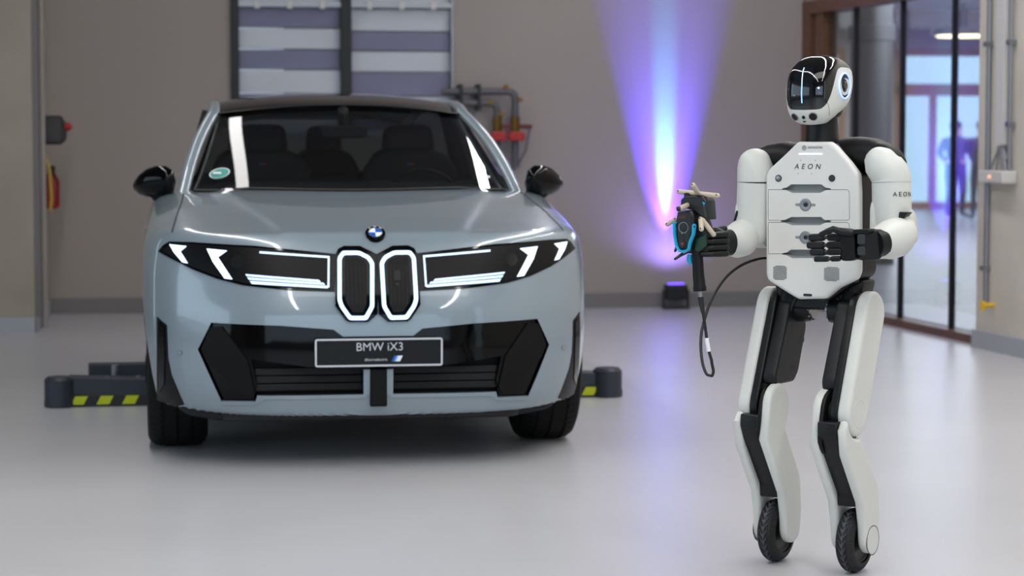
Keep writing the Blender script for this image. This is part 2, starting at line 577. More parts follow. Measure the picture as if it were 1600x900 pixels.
# ---------------- banded window in the back wall
M['film_l'] = pm('film_light', (196, 200, 212), 0.35, noise=(1.6, .06))
M['film_d'] = pm('film_violet', (118, 118, 148), 0.4, noise=(1.8, .10))
wn = empty('window_1', (0, 0, 0), ROOM); wn['kind'] = 'structure'
xm0, xm1 = bw(532, 60).x, bw(549, 60).x
lft = bw(373, 60).x
MB().box(wl, lft, YB - .03, YB + .2, WB, WT + .2).build('window_frame', M['metal_dark'], wn, 0)
MB().box(xm0, xm1, YB - .03, YB + .2, WB, WT + .2).build('window_frame', M['metal_dark'], wn, 0)
MB().box(lft, wr, YB - .01, YB + .2, WB, WB + .04).build('window_frame', M['steel'], wn, 0)
MB().box(wr - .012, wr, YB - .03, YB + .2, WB, WT + .2).build('window_frame', M['steel'], wn, 0)
def bands(xl, xr, edges, cols):
    for k in range(len(cols)):
        zt_, zb_ = bw(500, edges[k]).z, bw(500, edges[k + 1]).z
        MB().slab([(xl, zb_ + .004), (xr, zb_ + .004), (xr, zt_ - .004), (xl, zt_ - .004)], YB + .05 - .012 * (k % 2), YB + .09, .004, 2).build('blind_panel', M[cols[k]], wn, 30)
bands(lft, xm0, [-71, -30, 10, 44, 77, 109, 146, 180, 214], ['film_d', 'film_l', 'film_d', 'film_l', 'film_d', 'film_l', 'film_d', 'film_l'])
bands(xm1, wr - .012, [-71, -30, 12, 48, 79, 112, 150, 182, 214], ['film_d', 'film_l', 'film_l', 'film_d', 'film_l', 'film_d', 'film_l', 'film_d'])
# steel rail with clips along the top of the blinds
rz = bw(500, 5).z
for xl, xr in ((lft, xm0), (xm1, wr - .012)):
    r = MB().box(xl, xr, YB - .02, YB + .05, rz - .03, rz + .01).build('rail', M['steel'], wn, 0)
    for k in range(3):
        cx = xl + (xr - xl) * (.18 + .32 * k)
        MB().box(cx - .02, cx + .02, YB - .035, YB - .02, rz - .045, rz + .02).build('clip', M['box_white'], r, 0)

# ---------------- heating pipes on the back wall
pp = empty('pipework', rw(0, 0), ROOM, 'grey wall pipes with brass valves and red handles right of the windscreen', 'pipework')
yp = YB - .14
def bp_(px, py): p = RF.pix(px, py, 1, yp); return (p.x, yp, p.z)
def bent(pts, r=.03, k=5):
    P = [Vector(p) for p in pts]; out = [P[0]]
    for i in range(1, len(P) - 1):
        a = P[i] + (P[i - 1] - P[i]).normalized() * r * 2.2; c = P[i] + (P[i + 1] - P[i]).normalized() * r * 2.2
        for j in range(k + 1):
            s = j / k; out.append(a * (1 - s) ** 2 + P[i] * 2 * s * (1 - s) + c * s * s)
    return out + [P[-1]]
MB().tube(bent([bp_(690, 143), bp_(805, 143), bp_(805, 262)]), .028, 14).build('pipe', M['pipe'], pp)
MB().tube(bent([bp_(690, 161), bp_(777, 161), bp_(777, 262)]), .028, 14).build('pipe', M['pipe'], pp)
MB().tube(bent([bp_(777, 225), bp_(790, 262), bp_(805, 262)]), .02, 12).build('pipe', M['pipe'], pp)
for px in (777, 805):
    v = MB().tube([bp_(px, 182), bp_(px, 206)], .036, 10).build('valve', M['brass'], pp)
    q = bp_(px, 213)
    hd = MB().slab(rounded([(q[0] - .062, q[2] - .035), (q[0] + .062, q[2] - .035), (q[0] + .062, q[2] + .035), (q[0] - .062, q[2] + .035)], .02), yp - .09, yp - .04, .01).build('valve_handle', M['red'], pp)
for px, py in ((790, 136), (765, 160), (812, 156), (783, 178)):
    q = Vector(bp_(px, py)); MB().lathe([(-.02, .02), (.03, .02)], q, (0, -1, 0), 10).build('bolt', M['brass'], pp)
q0, q1 = bp_(783, 194), bp_(831, 198)
MB().box(q0[0], q1[0], yp - .02, yp + .02, q1[2] - .018, q1[2] + .018).build('bracket', pm('bracket_dark_red', (96, 30, 36), .5), pp, 0)
MB().tube([bp_(828, 198), bp_(822, 235), bp_(806, 262)], .008, 8).build('brace', M['pipe'], pp)
for px in (720, 748): 
    q = bp_(px, 152); MB().box(q[0] - .012, q[0] + .012, yp - .035, YB, q[2] - .1, q[2] + .1).build('pipe_clamp', M['metal_dark'], pp, 0)

# ---------------- left column fittings
def lc(px, py, x=-1.0): return RF.pix(px, py, 0, x)
cd = tag(MB().tube([(-.955, 16.0, 0.0), (-.955, 16.0, CEIL)], .022, 12).build('conduit_pipe', M['conduit'], None), 'thin grey conduit running up the left concrete column', 'pipe'); cd.rotation_euler[2] = ROOM
# grey cable channel between column front and conduit
ch = tag(MB().box(-1.0, -.965, 15.68, 15.86, .105, CEIL).build('cable_channel', M['base_grey'], None, 0), 'flat grey cable channel on the corner of left column', 'cable channel'); ch.rotation_euler[2] = ROOM
p0 = lc(62, 204)
sb = empty('charger_box', rw(0, 0), ROOM, 'dark box with red switch mounted high on left column', 'box')
yy = 16.1; z0 = 1.33 + (216 - 226) / 217; z1 = 1.33 + (216 - 181) / 217
MB().slab(rounded([(16.04, z0), (16.62, z0 + .02), (16.75, z0 + .09), (16.6, z1 - .03), (16.08, z1)], .03), -.998, -.82, .02, basis=lambda u, v, w: (w, u, v)).build('housing', M['black_plastic'], sb)
MB().lathe([(0, .03), (.03, .03), (.05, .015)], (-.82, 16.45, z1 - .08), (1, 0, 0), 14).build('switch', M['red'], sb)
fe = empty('fire_extinguisher', rw(0, 0), ROOM, 'small red fire extinguisher hanging on left column', 'extinguisher')
zf = 1.33 + (216 - 325) / 214
MB().lathe([(0, .04), (.02, .062), (.2, .062), (.25, .03), (.27, .02)], (-.93, 16.55, zf), n=20).build('cylinder', M['red'], fe)
MB().box(-.95, -.9, 16.5, 16.6, zf + .27, zf + .31).build('valve', M['black_plastic'], fe, 0)
MB().tube([(-.92, 16.52, zf + .28), (-.88, 16.46, zf + .2), (-.885, 16.47, zf + .03)], .008, 8).build('hose', M['black_plastic'], fe)
MB().box(-.998, -.98, 16.5, 16.6, zf + .05, zf + .2).build('bracket', M['metal_dark'], fe, 0)
yc = tag(MB().tube([(-.96, 16.08, 1.27), (-.91, 16.03, 1.1), (-.90, 16.03, .9), (-.91, 16.03, .82)], .012, 8).build('yellow_cable', pm('cable_yellow', (176, 150, 60), .6), None), 'yellow cable hanging below the dark box on left column', 'cable'); yc.rotation_euler[2] = ROOM

# ---------------- right concrete wall fittings
def rc(px, py, x=XW): return GF.pix(px, py, 0, x)
jb = empty('junction_box', GO, GROT, 'white junction box fed by thin conduits on right concrete wall', 'junction box')
a0, a1 = rc(1551, 266), rc(1590, 287)
MB().slab(rounded([(a1.y, a1.z), (a0.y, a1.z), (a0.y, a0.z), (a1.y, a0.z)], .01), XW - .002, XW - .1, .008, basis=lambda u, v, w: (w, u, v)).build('housing', M['box_white'], jb)
MB().lathe([(0, .012), (.012, .012)], (XW - .1, (a0.y + a1.y) / 2, (a0.z + a1.z) / 2), (-1, 0, 0), 12).build('light', pm('indicator', (255, 200, 170), .4, emit=(255, 170, 120), es=.6), jb)
for k in range(5):
    yk = a1.y + (a0.y - a1.y) * (.15 + .17 * k)
    ym = (a0.y + a1.y) / 2 + (k - 2) * .018
    MB().tube([(XW - .03, yk, a0.z - .01), (XW - .03, yk, a0.z + .03), (XW - .03, ym, a0.z + .13), (XW - .03, ym, a0.z + .15)], .007, 8).build('conduit', M['steel'], jb)
tr = tag(MB().box(XW - .045, XW - .005, (a0.y + a1.y) / 2 - .055, (a0.y + a1.y) / 2 + .055, a0.z + .16, CEIL).build('cable_trunking', M['box_white'], None, 0), 'pale vertical cable trunking above the junction box', 'trunking'); tr.rotation_euler[2] = GROT; tr.location = GO
yk = rc(1552, 300).y + .05
c2 = empty('conduit_pipe', GO, GROT, 'grey conduit pipe on right wall beside the glass partition', 'pipe')
MB().tube([(XW - .02, yk, .3), (XW - .02, yk, CEIL)], .015, 10).build('pipe', M['steel'], c2)
for z in (.5, 1.1, 1.9, 2.4): MB().box(XW - .05, XW, yk - .025, yk + .025, z, z + .03).build('pipe_clip', M['steel'], c2, 0)
yk2 = rc(1583, 300).y
c3 = empty('conduit_pipe', GO, GROT, 'grey conduit pipe on right wall right of the trunking', 'pipe')
MB().tube([(XW - .03, yk2, a0.z + .01), (XW - .03, yk2, CEIL)], .013, 10).build('pipe', M['steel'], c3)
for z in (1.4, 1.9, 2.3): MB().box(XW - .05, XW, yk2 - .025, yk2 + .025, z, z + .03).build('pipe_clip', M['steel'], c3, 0)
ys = rc(1553, 477)
yv = empty('yellow_valve', GO, GROT, 'small yellow valve near the foot of right conduit', 'valve')
MB().lathe([(0, .014), (.05, .014), (.06, .022), (.075, .022)], (XW, ys.y, ys.z), (-1, 0, 0), 14).build('stem', M['yellow'], yv)
MB().box(XW - .085, XW - .07, ys.y - .012, ys.y + .012, ys.z - .035, ys.z + .03).build('lever', M['yellow'], yv, 0)

# ---------------- violet uplight on the floor
up = RF.pix(1055, 482, 2, 0.0)
ul = empty('uplight', rw(up.x, 17.1), ROOM, 'black LED uplight standing on the floor under the violet wall glow', 'spotlight')
# tilted lamp head held in a yoke
hd = MB().slab(rounded([(-.075, .07), (.075, .07), (.085, .19), (-.085, .19)], .015), -.07, .07, .012).build('lamp_head', M['black_plastic'], ul)
MB().lathe([(0, .065), (.01, .065)], (0, 0, .19), (0, .1, 1), 24).build('lens', pm('uplight_lens', (120, 90, 255), .3, emit=(110, 80, 255), es=3.0), hd)
for s in (-1, 1):
    MB().box(s * .098 - .006, s * .098 + .006, -.02, .02, .01, .15).build('yoke_arm', M['metal_dark'], ul, 0)
MB().box(-.105, .105, -.05, .05, 0, .012).build('base', M['metal_dark'], ul, 0)
for k in range(6): MB().box(-.075 + .026 * k, -.062 + .026 * k, -.085, -.068, .085, .165).build('cooling_fin', M['metal_dark'], hd, 0)
def spot(name, loc, target, energy, col, size, blend, r=.03):
    l = bpy.data.lights.new(name, 'SPOT'); l.energy = energy; l.color = col; l.spot_size = math.radians(size); l.spot_blend = blend; l.shadow_soft_size = r
    o = bpy.data.objects.new(name, l); o.location = loc
    o.rotation_euler = (Vector(target) - Vector(loc)).to_track_quat('-Z', 'Y').to_euler()
    COL.objects.link(o); return o
tgx = bw(1040, 0).x
def wash(name, x, z, tx, tz, e, col, size, sx_, blend):
    o = spot(name, rw(x, 17.05, z), rw(tx, YB, tz), e, col, size, blend, .025)
    o.scale = (sx_, 1, 1)                     # elliptical beam of the batten lens
ux = up.x - .01
wash('uplight_violet', ux, .20, tgx, 1.7, 800, (.07, .03, 1.0), 60, .34, .7)
wash('uplight_violet', ux, .20, tgx, 1.9, 4200, (.085, .03, 1.0), 50, .60, .5)
wash('uplight_violet', ux, .20, tgx, 2.6, 2900, (.27, .22, 1.0), 34, .74, .9)
wash('uplight_cyan', ux, .22, tgx, 1.25, 800, (.10, .80, 1.0), 24, .42, 1.0)
spot('uplight_spill', rw(ux, 17.05, .25), rw(tgx, YB, 2.4), 40, (.32, .22, 1.0), 150, 1.0, .05)

# ================================================================== THE CAR
M['paint'] = pm('paint_grey_blue', (132, 146, 156), 0.28, 0.10, coat=1.0, spec=0.5)
M['gloss'] = pm('gloss_black', (4, 4, 5), 0.06, spec=0.22)
M['matt'] = pm('matt_black_plastic', (10, 10, 11), 0.6, spec=.2, bump=(300, .05))
M['satin'] = pm('satin_black', (6, 6, 8), 0.4, spec=.2)
M['void'] = pm('grille_dark', (4, 4, 5), 0.7)
M['tyre'] = pm('tyre_rubber', (10, 10, 11), 0.75, spec=.3)
M['rim'] = pm('rim_dark', (46, 48, 52), 0.3, 0.7)
M['under'] = pm('underbody_grey', (34, 35, 38), 0.6)
M['led'] = pm('led_white_blue', (230, 242, 255), .3, emit=(206, 228, 255), es=1.9)
M['led_ring'] = pm('led_ring_blue_white', (220, 235, 255), .3, emit=(160, 204, 255), es=1.5)
M['wind'] = thin_glass('windscreen_glass', (.42, .45, .46), 1.6)
M['glass_dark'] = thin_glass('side_glass', (.22, .24, .25), 1.55)
M['lens2'] = pm('projector_glass', (26, 29, 28), .15)
M['lens'] = thin_glass('headlight_lens', (.85, .88, .9), 1.5)
M['cabin'] = pm('cabin_dark', (14, 15, 16), .7)
M['seat'] = pm('seat_dark', (30, 31, 33), .65)
M['white_line'] = pm('silver_line', (196, 200, 208), .35)
M['plate'] = pm('plate_dark', (18, 20, 25), .45, spec=.25)
M['blue'] = pm('badge_blue', (20, 90, 190), .3)
M['white'] = pm('badge_white', (235, 238, 240), .3)

YF0 = 8.95
co = Vector(((590.3 - 800) / F * YF0, YF0, 0))
CF = Frame(co, ROOM)
car = empty('car', co, ROOM, 'light grey-blue electric SUV with glowing white grille rings and black roof', 'car')

CL = 0.64; CN = 3.6; CMM = 2.0; CLEN = 4.74; LR = 0.7
f_W = hermite([.15, .25, .40, .55, .75, .90, 1.1], [.875, .905, .935, .9475, .9475, .935, .90])
f_y0 = hermite([.15, .23, .30, .45, .60, .75, .88, 1.0], [.05, .03, .01, 0.0, .008, .042, .085, .14])
f_H = hermite([-.2, 0, .10, .25, .5, .85, 1.15, 1.6, 2.6, 3.8, 4.6], [.885, .905, .94, .968, 1.012, 1.065, 1.10, 1.115, 1.115, 1.13, 1.13])
f_side = hermite([0, .3, .6, .78, .86, .95], [0, .0, .004, .012, .03, .09])

def smax(a, b, k):
    h = np.clip(.5 + .5 * (a - b) / k, 0, 1)
    return b + (a - b) * h + k * h * (1 - h)

def car_F(x, y, z):
    ax = np.abs(x)
    W = f_W(z)
    r = ax / W
    rn = np.clip(r, 0, 1.6) ** CN
    yy = y - f_y0(z)
    a = np.clip(1 - yy / CL, 0, None) ** CMM
    b = np.clip((y - (CLEN - LR)) / LR, 0, None) ** CMM
    S = (rn + a + b - 1) * .3
    fp = CL * (1 - (1 - np.clip(ax / .9475, 0, .999) ** CN) ** (1 / CMM))
    # bonnet: two soft creases run from the grille to the windscreen pillars
    cr = .30 + .28 * np.clip(y / 1.1, 0, 1)
    dome = -.010 * np.clip((ax - cr) / .05, 0, 1) * np.clip(y / .25, 0, 1) + .014 * np.clip((ax - cr - .12) / .2, 0, 1) * np.clip((y - .3) / .5, 0, 1)
    top = z - (f_H(y - .62 * fp) - f_side(ax) * np.clip(y / .6, 0, 1) + dome)
    bot = .21 + .02 * np.clip(y / .3, 0, 1) - z
    return smax(smax(S, top, .03), bot, .014)

def front_y(x, z):
    x = np.asarray(x, float); z = np.asarray(z, float)
    lo = np.full(x.shape, -.4); hi = np.full(x.shape, 1.6)
    for _ in range(40):
        m = (lo + hi) / 2
        out = car_F(x, m, z) > 0
        lo = np.where(out, m, lo); hi = np.where(out, hi, m)
    return hi

def car_N(x, y, z):
    e = 1e-3
    g = np.stack([car_F(x + e, y, z) - car_F(x - e, y, z), car_F(x, y + e, z) - car_F(x, y - e, z), car_F(x, y, z + e) - car_F(x, y, z - e)], -1)
    return g / np.linalg.norm(g, axis=-1, keepdims=True)

def P(px, py):
    """where the sight line through a photo pixel meets the car's front skin -> (x, z)"""
    o, d = np.array(CF.c), np.array(CF.d(px, py))
    ts = np.linspace(7.5, 11.0, 1400)
    pts = o + ts[:, None] * d
    v = car_F(pts[:, 0], pts[:, 1], pts[:, 2])
    i = int(np.argmax(v < 0)) if (v < 0).any() else int(np.argmin(v))
    return (float(pts[i, 0]), float(pts[i, 2]))
def PP(lst): return [P(a, b) for a, b in lst]
def flip(l): return [(-x, z) for x, z in reversed(l)]

def conform(outline, off, thick, name, mat, parent, step=.03, smooth=40, back=None):
    """a panel cut to an outline in the front view and wrapped on the car's front skin, with a rim"""
    outline = [p for i, p in enumerate(outline) if (Vector(p) - Vector(outline[i - 1])).length > 2e-4]
    bm = bmesh.new()
    vs = [bm.verts.new((x, 0, z)) for x, z in outline]
    bm.faces.new(vs); bm.normal_update()
    bmesh.ops.triangulate(bm, faces=bm.faces[:])
    xs = [p[0] for p in outline]; zs = [p[1] for p in outline]
    for k in range(int(min(xs) // step), int(max(xs) // step) + 1):
        bmesh.ops.bisect_plane(bm, geom=bm.verts[:] + bm.edges[:] + bm.faces[:], plane_co=(k * step, 0, 0), plane_no=(1, 0, 0))
    for k in range(int(min(zs) // step), int(max(zs) // step) + 1):
        bmesh.ops.bisect_plane(bm, geom=bm.verts[:] + bm.edges[:] + bm.faces[:], plane_co=(0, 0, k * step), plane_no=(0, 0, 1))
    bm.verts.index_update()
    X = np.array([v.co.x for v in bm.verts]); Z = np.array([v.co.z for v in bm.verts])
    Y = front_y(X, Z); N = car_N(X, Y, Z)
    base = np.stack([X, Y, Z], -1)
    outer = base + N * off; inner = base + N * (off - thick)
    fs = [tuple(v.index for v in f.verts) for f in bm.faces]
    be = [(e.verts[0].index, e.verts[1].index) for e in bm.edges if len(e.link_faces) == 1]
    n = len(X)
    bm.free()
    me = bpy.data.meshes.new(name)
    faces = fs + [tuple(i + n for i in reversed(f)) for f in fs] + [(a, b_, b_ + n, a + n) for a, b_ in be]
    me.from_pydata([tuple(p) for p in outer] + [tuple(p) for p in inner], [], faces)
    me.materials.append(mat)
    b2 = bmesh.new(); b2.from_mesh(me)
    bmesh.ops.recalc_face_normals(b2, faces=b2.faces)
    b2.to_mesh(me); b2.free()
    finish(me, smooth)
    return link(name, me, parent)

def strip(pts, w):
    """outline of a line of width w"""
    P_ = [Vector(p) for p in pts]; L, R = [], []
    for i, p in enumerate(P_):
        if i == 0: t = (P_[1] - p).normalized(); m = 1
        elif i == len(P_) - 1: t = (p - P_[-2]).normalized(); m = 1
        else:
            t = ((P_[i + 1] - p).normalized() + (p - P_[i - 1]).normalized()).normalized(); m = 1 / max(.4, t.dot((P_[i + 1] - p).normalized()))
        nn = Vector((-t.y, t.x)) * w / 2 * m
        L.append(tuple(p + nn)); R.append(tuple(p - nn))
    return L + list(reversed(R))

# ---- the skin: sight rays from a spine inside, then openings cut with booleans
A0, A1, ZS = .9, 3.9, .68
NT, NP, NL, NRR = 256, 96, 70, 30
rows_o, rows_d = [], []
th = np.linspace(0, 2 * math.pi, NT, endpoint=False)
def ringdir(phi): return np.stack([math.cos(phi) * np.cos(th), np.full(NT, math.sin(phi)), math.cos(phi) * np.sin(th)], -1)
for ph in np.linspace(-math.pi / 2 + .004, 0, NP): rows_o.append((0, A0, ZS)); rows_d.append(ringdir(ph))
for yy in np.linspace(A0, A1, NL)[1:]: rows_o.append((0, yy, ZS)); rows_d.append(ringdir(0))
for ph in np.linspace(0, math.pi / 2 - .01, NRR)[1:]: rows_o.append((0, A1, ZS)); rows_d.append(ringdir(ph))
O = np.repeat(np.array(rows_o)[:, None, :], NT, 1); D = np.stack(rows_d)
lo = np.zeros(O.shape[:2]); hi = np.full(O.shape[:2], 2.5)
for _ in range(36):
    m_ = (lo + hi) / 2
    q = O + D * m_[..., None]
    out = car_F(q[..., 0], q[..., 1], q[..., 2]) > 0
    hi = np.where(out, m_, hi); lo = np.where(out, lo, m_)
Q = O + D * lo[..., None]
nr = Q.shape[0]
idx = np.arange(nr * NT).reshape(nr, NT)
fa = np.stack([idx[:-1], idx[1:], np.roll(idx, -1, 1)[1:], np.roll(idx, -1, 1)[:-1]], -1).reshape(-1, 4)
vs = Q.reshape(-1, 3).tolist()
fs = fa.tolist()
vs.append([0, float(Q[0, :, 1].mean()), ZS]); vs.append([0, float(Q[-1, :, 1].mean()), ZS])
fs += [[nr * NT, int(idx[0, k]), int(idx[0, (k + 1) % NT])] for k in range(NT)]
fs += [[nr * NT + 1, int(idx[-1, (k + 1) % NT]), int(idx[-1, k])] for k in range(NT)]
bme = bpy.data.meshes.new('body'); bme.from_pydata(vs, [], fs)
for m in (M['paint'], M['void']): bme.materials.append(m)
bb = bmesh.new(); bb.from_mesh(bme); bmesh.ops.recalc_face_normals(bb, faces=bb.faces); bb.to_mesh(bb and bme); bb.free()

AX_F, AX_R = .86, 3.757
WR = .372
# opening outlines (left side read off the photograph, mirrored)
low_l = PP([(330, 504), (309, 546), (346, 627), (399, 628), (402, 618), (569, 616), (569, 580), (493, 576), (492, 532), (533, 526), (521, 515), (440, 509)])
slot_l = PP([(246, 495), (261, 508), (263, 560), (268, 585), (288, 632), (246, 640)])
kid_l = PP([(523.5, 400), (528, 390), (537, 385.5), (562, 385.5), (589.6, 399), (589.6, 491), (575, 503.5), (545, 503.5), (539, 500), (523.5, 478)])
low_full = low_l[:-5] + [] 
# whole lower intake as one outline: left half then mirrored right half, the strut stands in front of it
inl = [P(330, 504), P(309, 546), P(346, 627), P(399, 628), P(402, 618), P(569, 616)]
top_l = [P(536, 526), P(521, 515), P(440, 509)]
intake = inl + flip(inl)[0:] + [(-x, z) for x, z in reversed(top_l)] + top_l
# order: left bottom .. right bottom .. right top .. left top
intake = inl + [(-x, z) for x, z in reversed(inl)] + [(-x, z) for x, z in reversed(top_l)] + top_l
def prism(outl, y0, y1):
    return MB().slab(outl, y0, y1, 0, basis=lambda u, v, w: (u, w, v))
mats2 = [M['paint'], M['void']]
cuts = []
def inset_cut(outl, depth):
    """cutter that follows the skin at a constant depth"""
    n = len(outl)
    xs = np.array([p[0] for p in outl]); zs = np.array([p[1] for p in outl])
    ys = front_y(xs, zs)
    m = MB()
    m.add([(x, y - .4, z) for x, y, z in zip(xs, ys, zs)] + [(x * .97, y + depth, z) for x, y, z in zip(xs, ys, zs)], [(i, (i + 1) % n, (i + 1) % n + n, i + n) for i in range(n)])
    m.add([(x, y - .4, z) for x, y, z in zip(xs, ys, zs)], [tuple(range(n))])
    m.add([(x * .97, y + depth, z) for x, y, z in zip(xs, ys, zs)], [tuple(range(n))])
    return m
m = MB().slab(intake, -.3, .30, 0, basis=lambda u, v, w: (u, w, v)); cuts.append(cutter(m, mats2, 1))
for s in (-1, 1):
    for ax in (AX_F, AX_R):
        m = MB().lathe([(0, .415), (.45, .415)], (s * .60, ax, .385), (s, 0, 0), n=56); cuts.append(cutter(m, mats2, 1))
body_me = boolean(bme, cuts)
finish(body_me, 40)
body = link('body', body_me, car)

# ---- front graphics
def both(outl_l, off, thick, name, mat, parent, **k):
    a = conform(outl_l, off, thick, name, mat, parent, **k)
    b = conform([(-x, z) for x, z in reversed(outl_l)], off, thick, name, mat, parent, **k)
    return a, b
# facets at the ends of the intake: a dark gloss mask with matt blades, standing back a little
maskL = [P(330, 504), P(309, 546), P(346, 627), P(395, 628), P(400, 600), P(392, 562), P(480, 574), P(560, 576), P(575, 576), P(575, 530), P(536, 526), P(521, 515), P(440, 509)]
both(maskL, -.012, .02, 'intake_mask', M['gloss'], car)
bladeL = [P(327, 512), P(313, 546), P(322, 566), P(389, 624), P(397, 612), P(386, 563), P(357, 525), P(345, 510)]
both(bladeL, -.004, .012, 'intake_blade', M['matt'], car)
for s in (-1, 1):
    pass
# slats of the lower grille
zb, zt_ = P(480, 613)[1], P(480, 576)[1]
for k in range(3):
    z = zb + (zt_ - zb) * (k + .45) / 3
    for s in (-1, 1):
        x0, x1_ = s * .06, s * .49
        MB().slab([(min(x0, x1_), z - .0145), (max(x0, x1_), z - .0145), (max(x0, x1_), z + .0145), (min(x0, x1_), z + .0145)], .07, .10, .004, 2).build('slat', M['void'], car, 30)
MB().box(-.52, .52, .12, .14, zb - .02, zt_ + .05).build('grille_back', M['void'], car, 0)
# centre strut: two painted uprights and a black filler
both([P(568, 577), P(578, 577), P(578, 617), P(568, 617)], .004, .12, 'strut', M['paint'], car)
MB().slab(rounded([(-.034, P(590, 634)[1]), (.034, P(590, 634)[1]), (.034, P(590, 576)[1]), (-.034, P(590, 576)[1])], .006), -.012, .2, .006, 2).build('centre_filler', M['matt'], car)
# painted lip edge above: highlight ledge along the intake's bottom
ledge = [P(402, 620), P(569, 618), P(578, 618)]
bl = strip([P(346, 629), P(400, 629.5), P(412, 621), P(572, 619)], .012)
both(bl, .006, .012, 'lip_edge', M['paint'], car)
# air curtains at the corners
both(slot_l, .003, .012, 'air_curtain', M['satin'], car)
sl2 = [P(250, 503), P(258, 511), P(259, 560), P(258, 600), P(250, 612)]
both(sl2, .006, .004, 'air_slot', M['gloss'], car)
lipL = [P(248, 628), P(288, 633), P(284, 642), P(252, 642)]
# headlights
hl_out = [P(524, 397), P(523, 456), P(450, 453.5), P(380, 446), P(340, 436), P(300, 420.5), P(268, 404), P(248, 393), P(256, 383), P(266, 377.5), P(300, 378.5), P(400, 384.5)]
def headlight(s):
    mir = (lambda l: l) if s < 0 else (lambda l: [(-x, z) for x, z in reversed(l)])
    h = conform(mir(hl_out), .004, .02, 'headlight', M['gloss'], car, step=.02)
    inner = [P(517, 399.5), P(516, 453), P(450, 450), P(382, 442.5), P(343, 433), P(302, 417), P(270, 401), P(257, 392.5), P(262, 386), P(270, 381), P(300, 381.5), P(400, 388)]
    conform(mir(inner), .0055, .003, 'headlight_housing', M['satin'], h, step=.02)
    a = [P(267, 382.5), P(293, 385.5), P(283.5, 393.5), P(295, 412), P(287, 410.5), P(274, 395)]
    b = [P(324.5, 389.5), P(355.5, 392.5), P(341.5, 402.5), P(364, 437), P(352, 435.5), P(334, 410)]
    conform(mir(a), .009, .004, 'light_signature', M['led'], h)
    conform(mir(b), .009, .004, 'light_signature', M['led'], h)
    fr_ = [P(406, 395), P(513.5, 402.5), P(513, 449.5), P(392, 441.5)]
    conform(mir(strip(fr_[:3] , .007)), .009, .004, 'light_frame', M['led_ring'], h)
    for c4 in ([(384, 429), (498, 438), (501, 441), (386, 432)], [(387, 434), (505, 442.5), (508, 445.5), (389.5, 437.5)], [(391, 439.5), (512, 447.3), (512, 451), (394, 444)]):
        conform(mir(PP(c4)), .009, .004, 'light_bar', M['led_ring'], h)
    # projector unit
    pj = P(371, 410)
    c = circle2(pj, .026, 16); 
    conform(mir(c), .007, .003, 'projector', M['lens2'], h)
for s in (-1, 1): headlight(s)
# kidneys
def kidney(s):
    mir = (lambda l: l) if s < 0 else (lambda l: [(-x, z) for x, z in reversed(l)])
    k_ = conform(mir(kid_l), .012, .03, 'grille_surround', M['gloss'], car, step=.02)
    ring_o = PP([(527, 402), (534, 391.5), (561, 391.5), (577, 399.5), (584, 410), (584, 479), (573, 499.5), (545, 499.5), (531, 480), (527, 469)])
    ring_i = offset_poly(ring_o, .016)
    ring_o = rounded(ring_o, .01, 3); ring_i = rounded(ring_i, .008, 3)
    n = len(ring_o)
    # ring as quads between two outlines
    m = MB()
    def lay(o, off):
        X = np.array([p[0] for p in o]); Z = np.array([p[1] for p in o]); Y = front_y(X, Z)
        return [(x, y - off, z) for x, y, z in zip(X, Y, Z)]
    ro, ri = mir(ring_o), mir(ring_i)
    A, B, A2, B2 = lay(ro, .012), lay(ri, .012), lay(ro, .022), lay(ri, .022)
    for c_ in (0,):
        m.grid([A, A2, B2, B], closed_v=True)
    m.build('glow_ring', M['led_ring'], k_, 40)
    inner = offset_poly(ring_o, .03)
    conform(mir(inner), .014, .004, 'grille_insert', M['satin'], k_)
    # fine upright ribs in the insert
    xs = [p[0] for p in inner]; zs = [p[1] for p in inner]
    for j in range(5):
        x = min(xs) + (max(xs) - min(xs)) * (j + .8) / 5.6
        conform(mir(strip([(x, min(zs) + .03), (x, max(zs) - .035)], .004)), .0150, .004, 'rib', M['void'], k_)
for s in (-1, 1): kidney(s)
# camera pad in the right kidney
cx, cz = P(620, 432)
conform([(cx - .013, cz - .02), (cx + .013, cz - .02), (cx + .013, cz + .02), (cx - .013, cz + .02)], .018, .004, 'sensor_pad', M['gloss'], car)
conform(circle2((cx, cz - .034), .008, 12), .018, .004, 'sensor_pad', M['gloss'], car)

# number plate
pl = [CF.pix(492.5, 531.5, 1, -.03), CF.pix(690.5, 527.5, 1, -.03)]
pz = CF.pix(591, 550.5, 1, -.03).z; px0 = 0.0
pw, ph = .258, .0585
plate = MB().slab(rounded([(-pw, pz - ph), (pw, pz - ph), (pw, pz + ph), (-pw, pz + ph)], .012), -.032, -.018, .002, 2).build('number_plate', M['plate'], car)
m = MB()
o1 = rounded([(-pw + .002, pz - ph + .002), (pw - .002, pz - ph + .002), (pw - .002, pz + ph - .002), (-pw + .002, pz + ph - .002)], .011)
o2 = offset_poly(o1, .0075)
m.grid([[(x, -.032, z) for x, z in o1], [(x, -.0345, z) for x, z in o1], [(x, -.0345, z) for x, z in o2], [(x, -.032, z) for x, z in o2]], closed_v=True)
m.build('plate_border', M['white_line'], plate, 30)
FM = lambda x, y, z: face_M((x, y, z), (1, 0, 0), (0, 0, 1))
text_obj('plate_text', 'BMW iX3', .047, M['white_line'], plate, FM(.003, -.0325, pz + .021), extrude=.0008, spacing=1.0)
text_obj('plate_text', '#bornelectric', .0165, M['white_line'], plate, FM(-.012, -.0325, pz - .029), extrude=.0006)
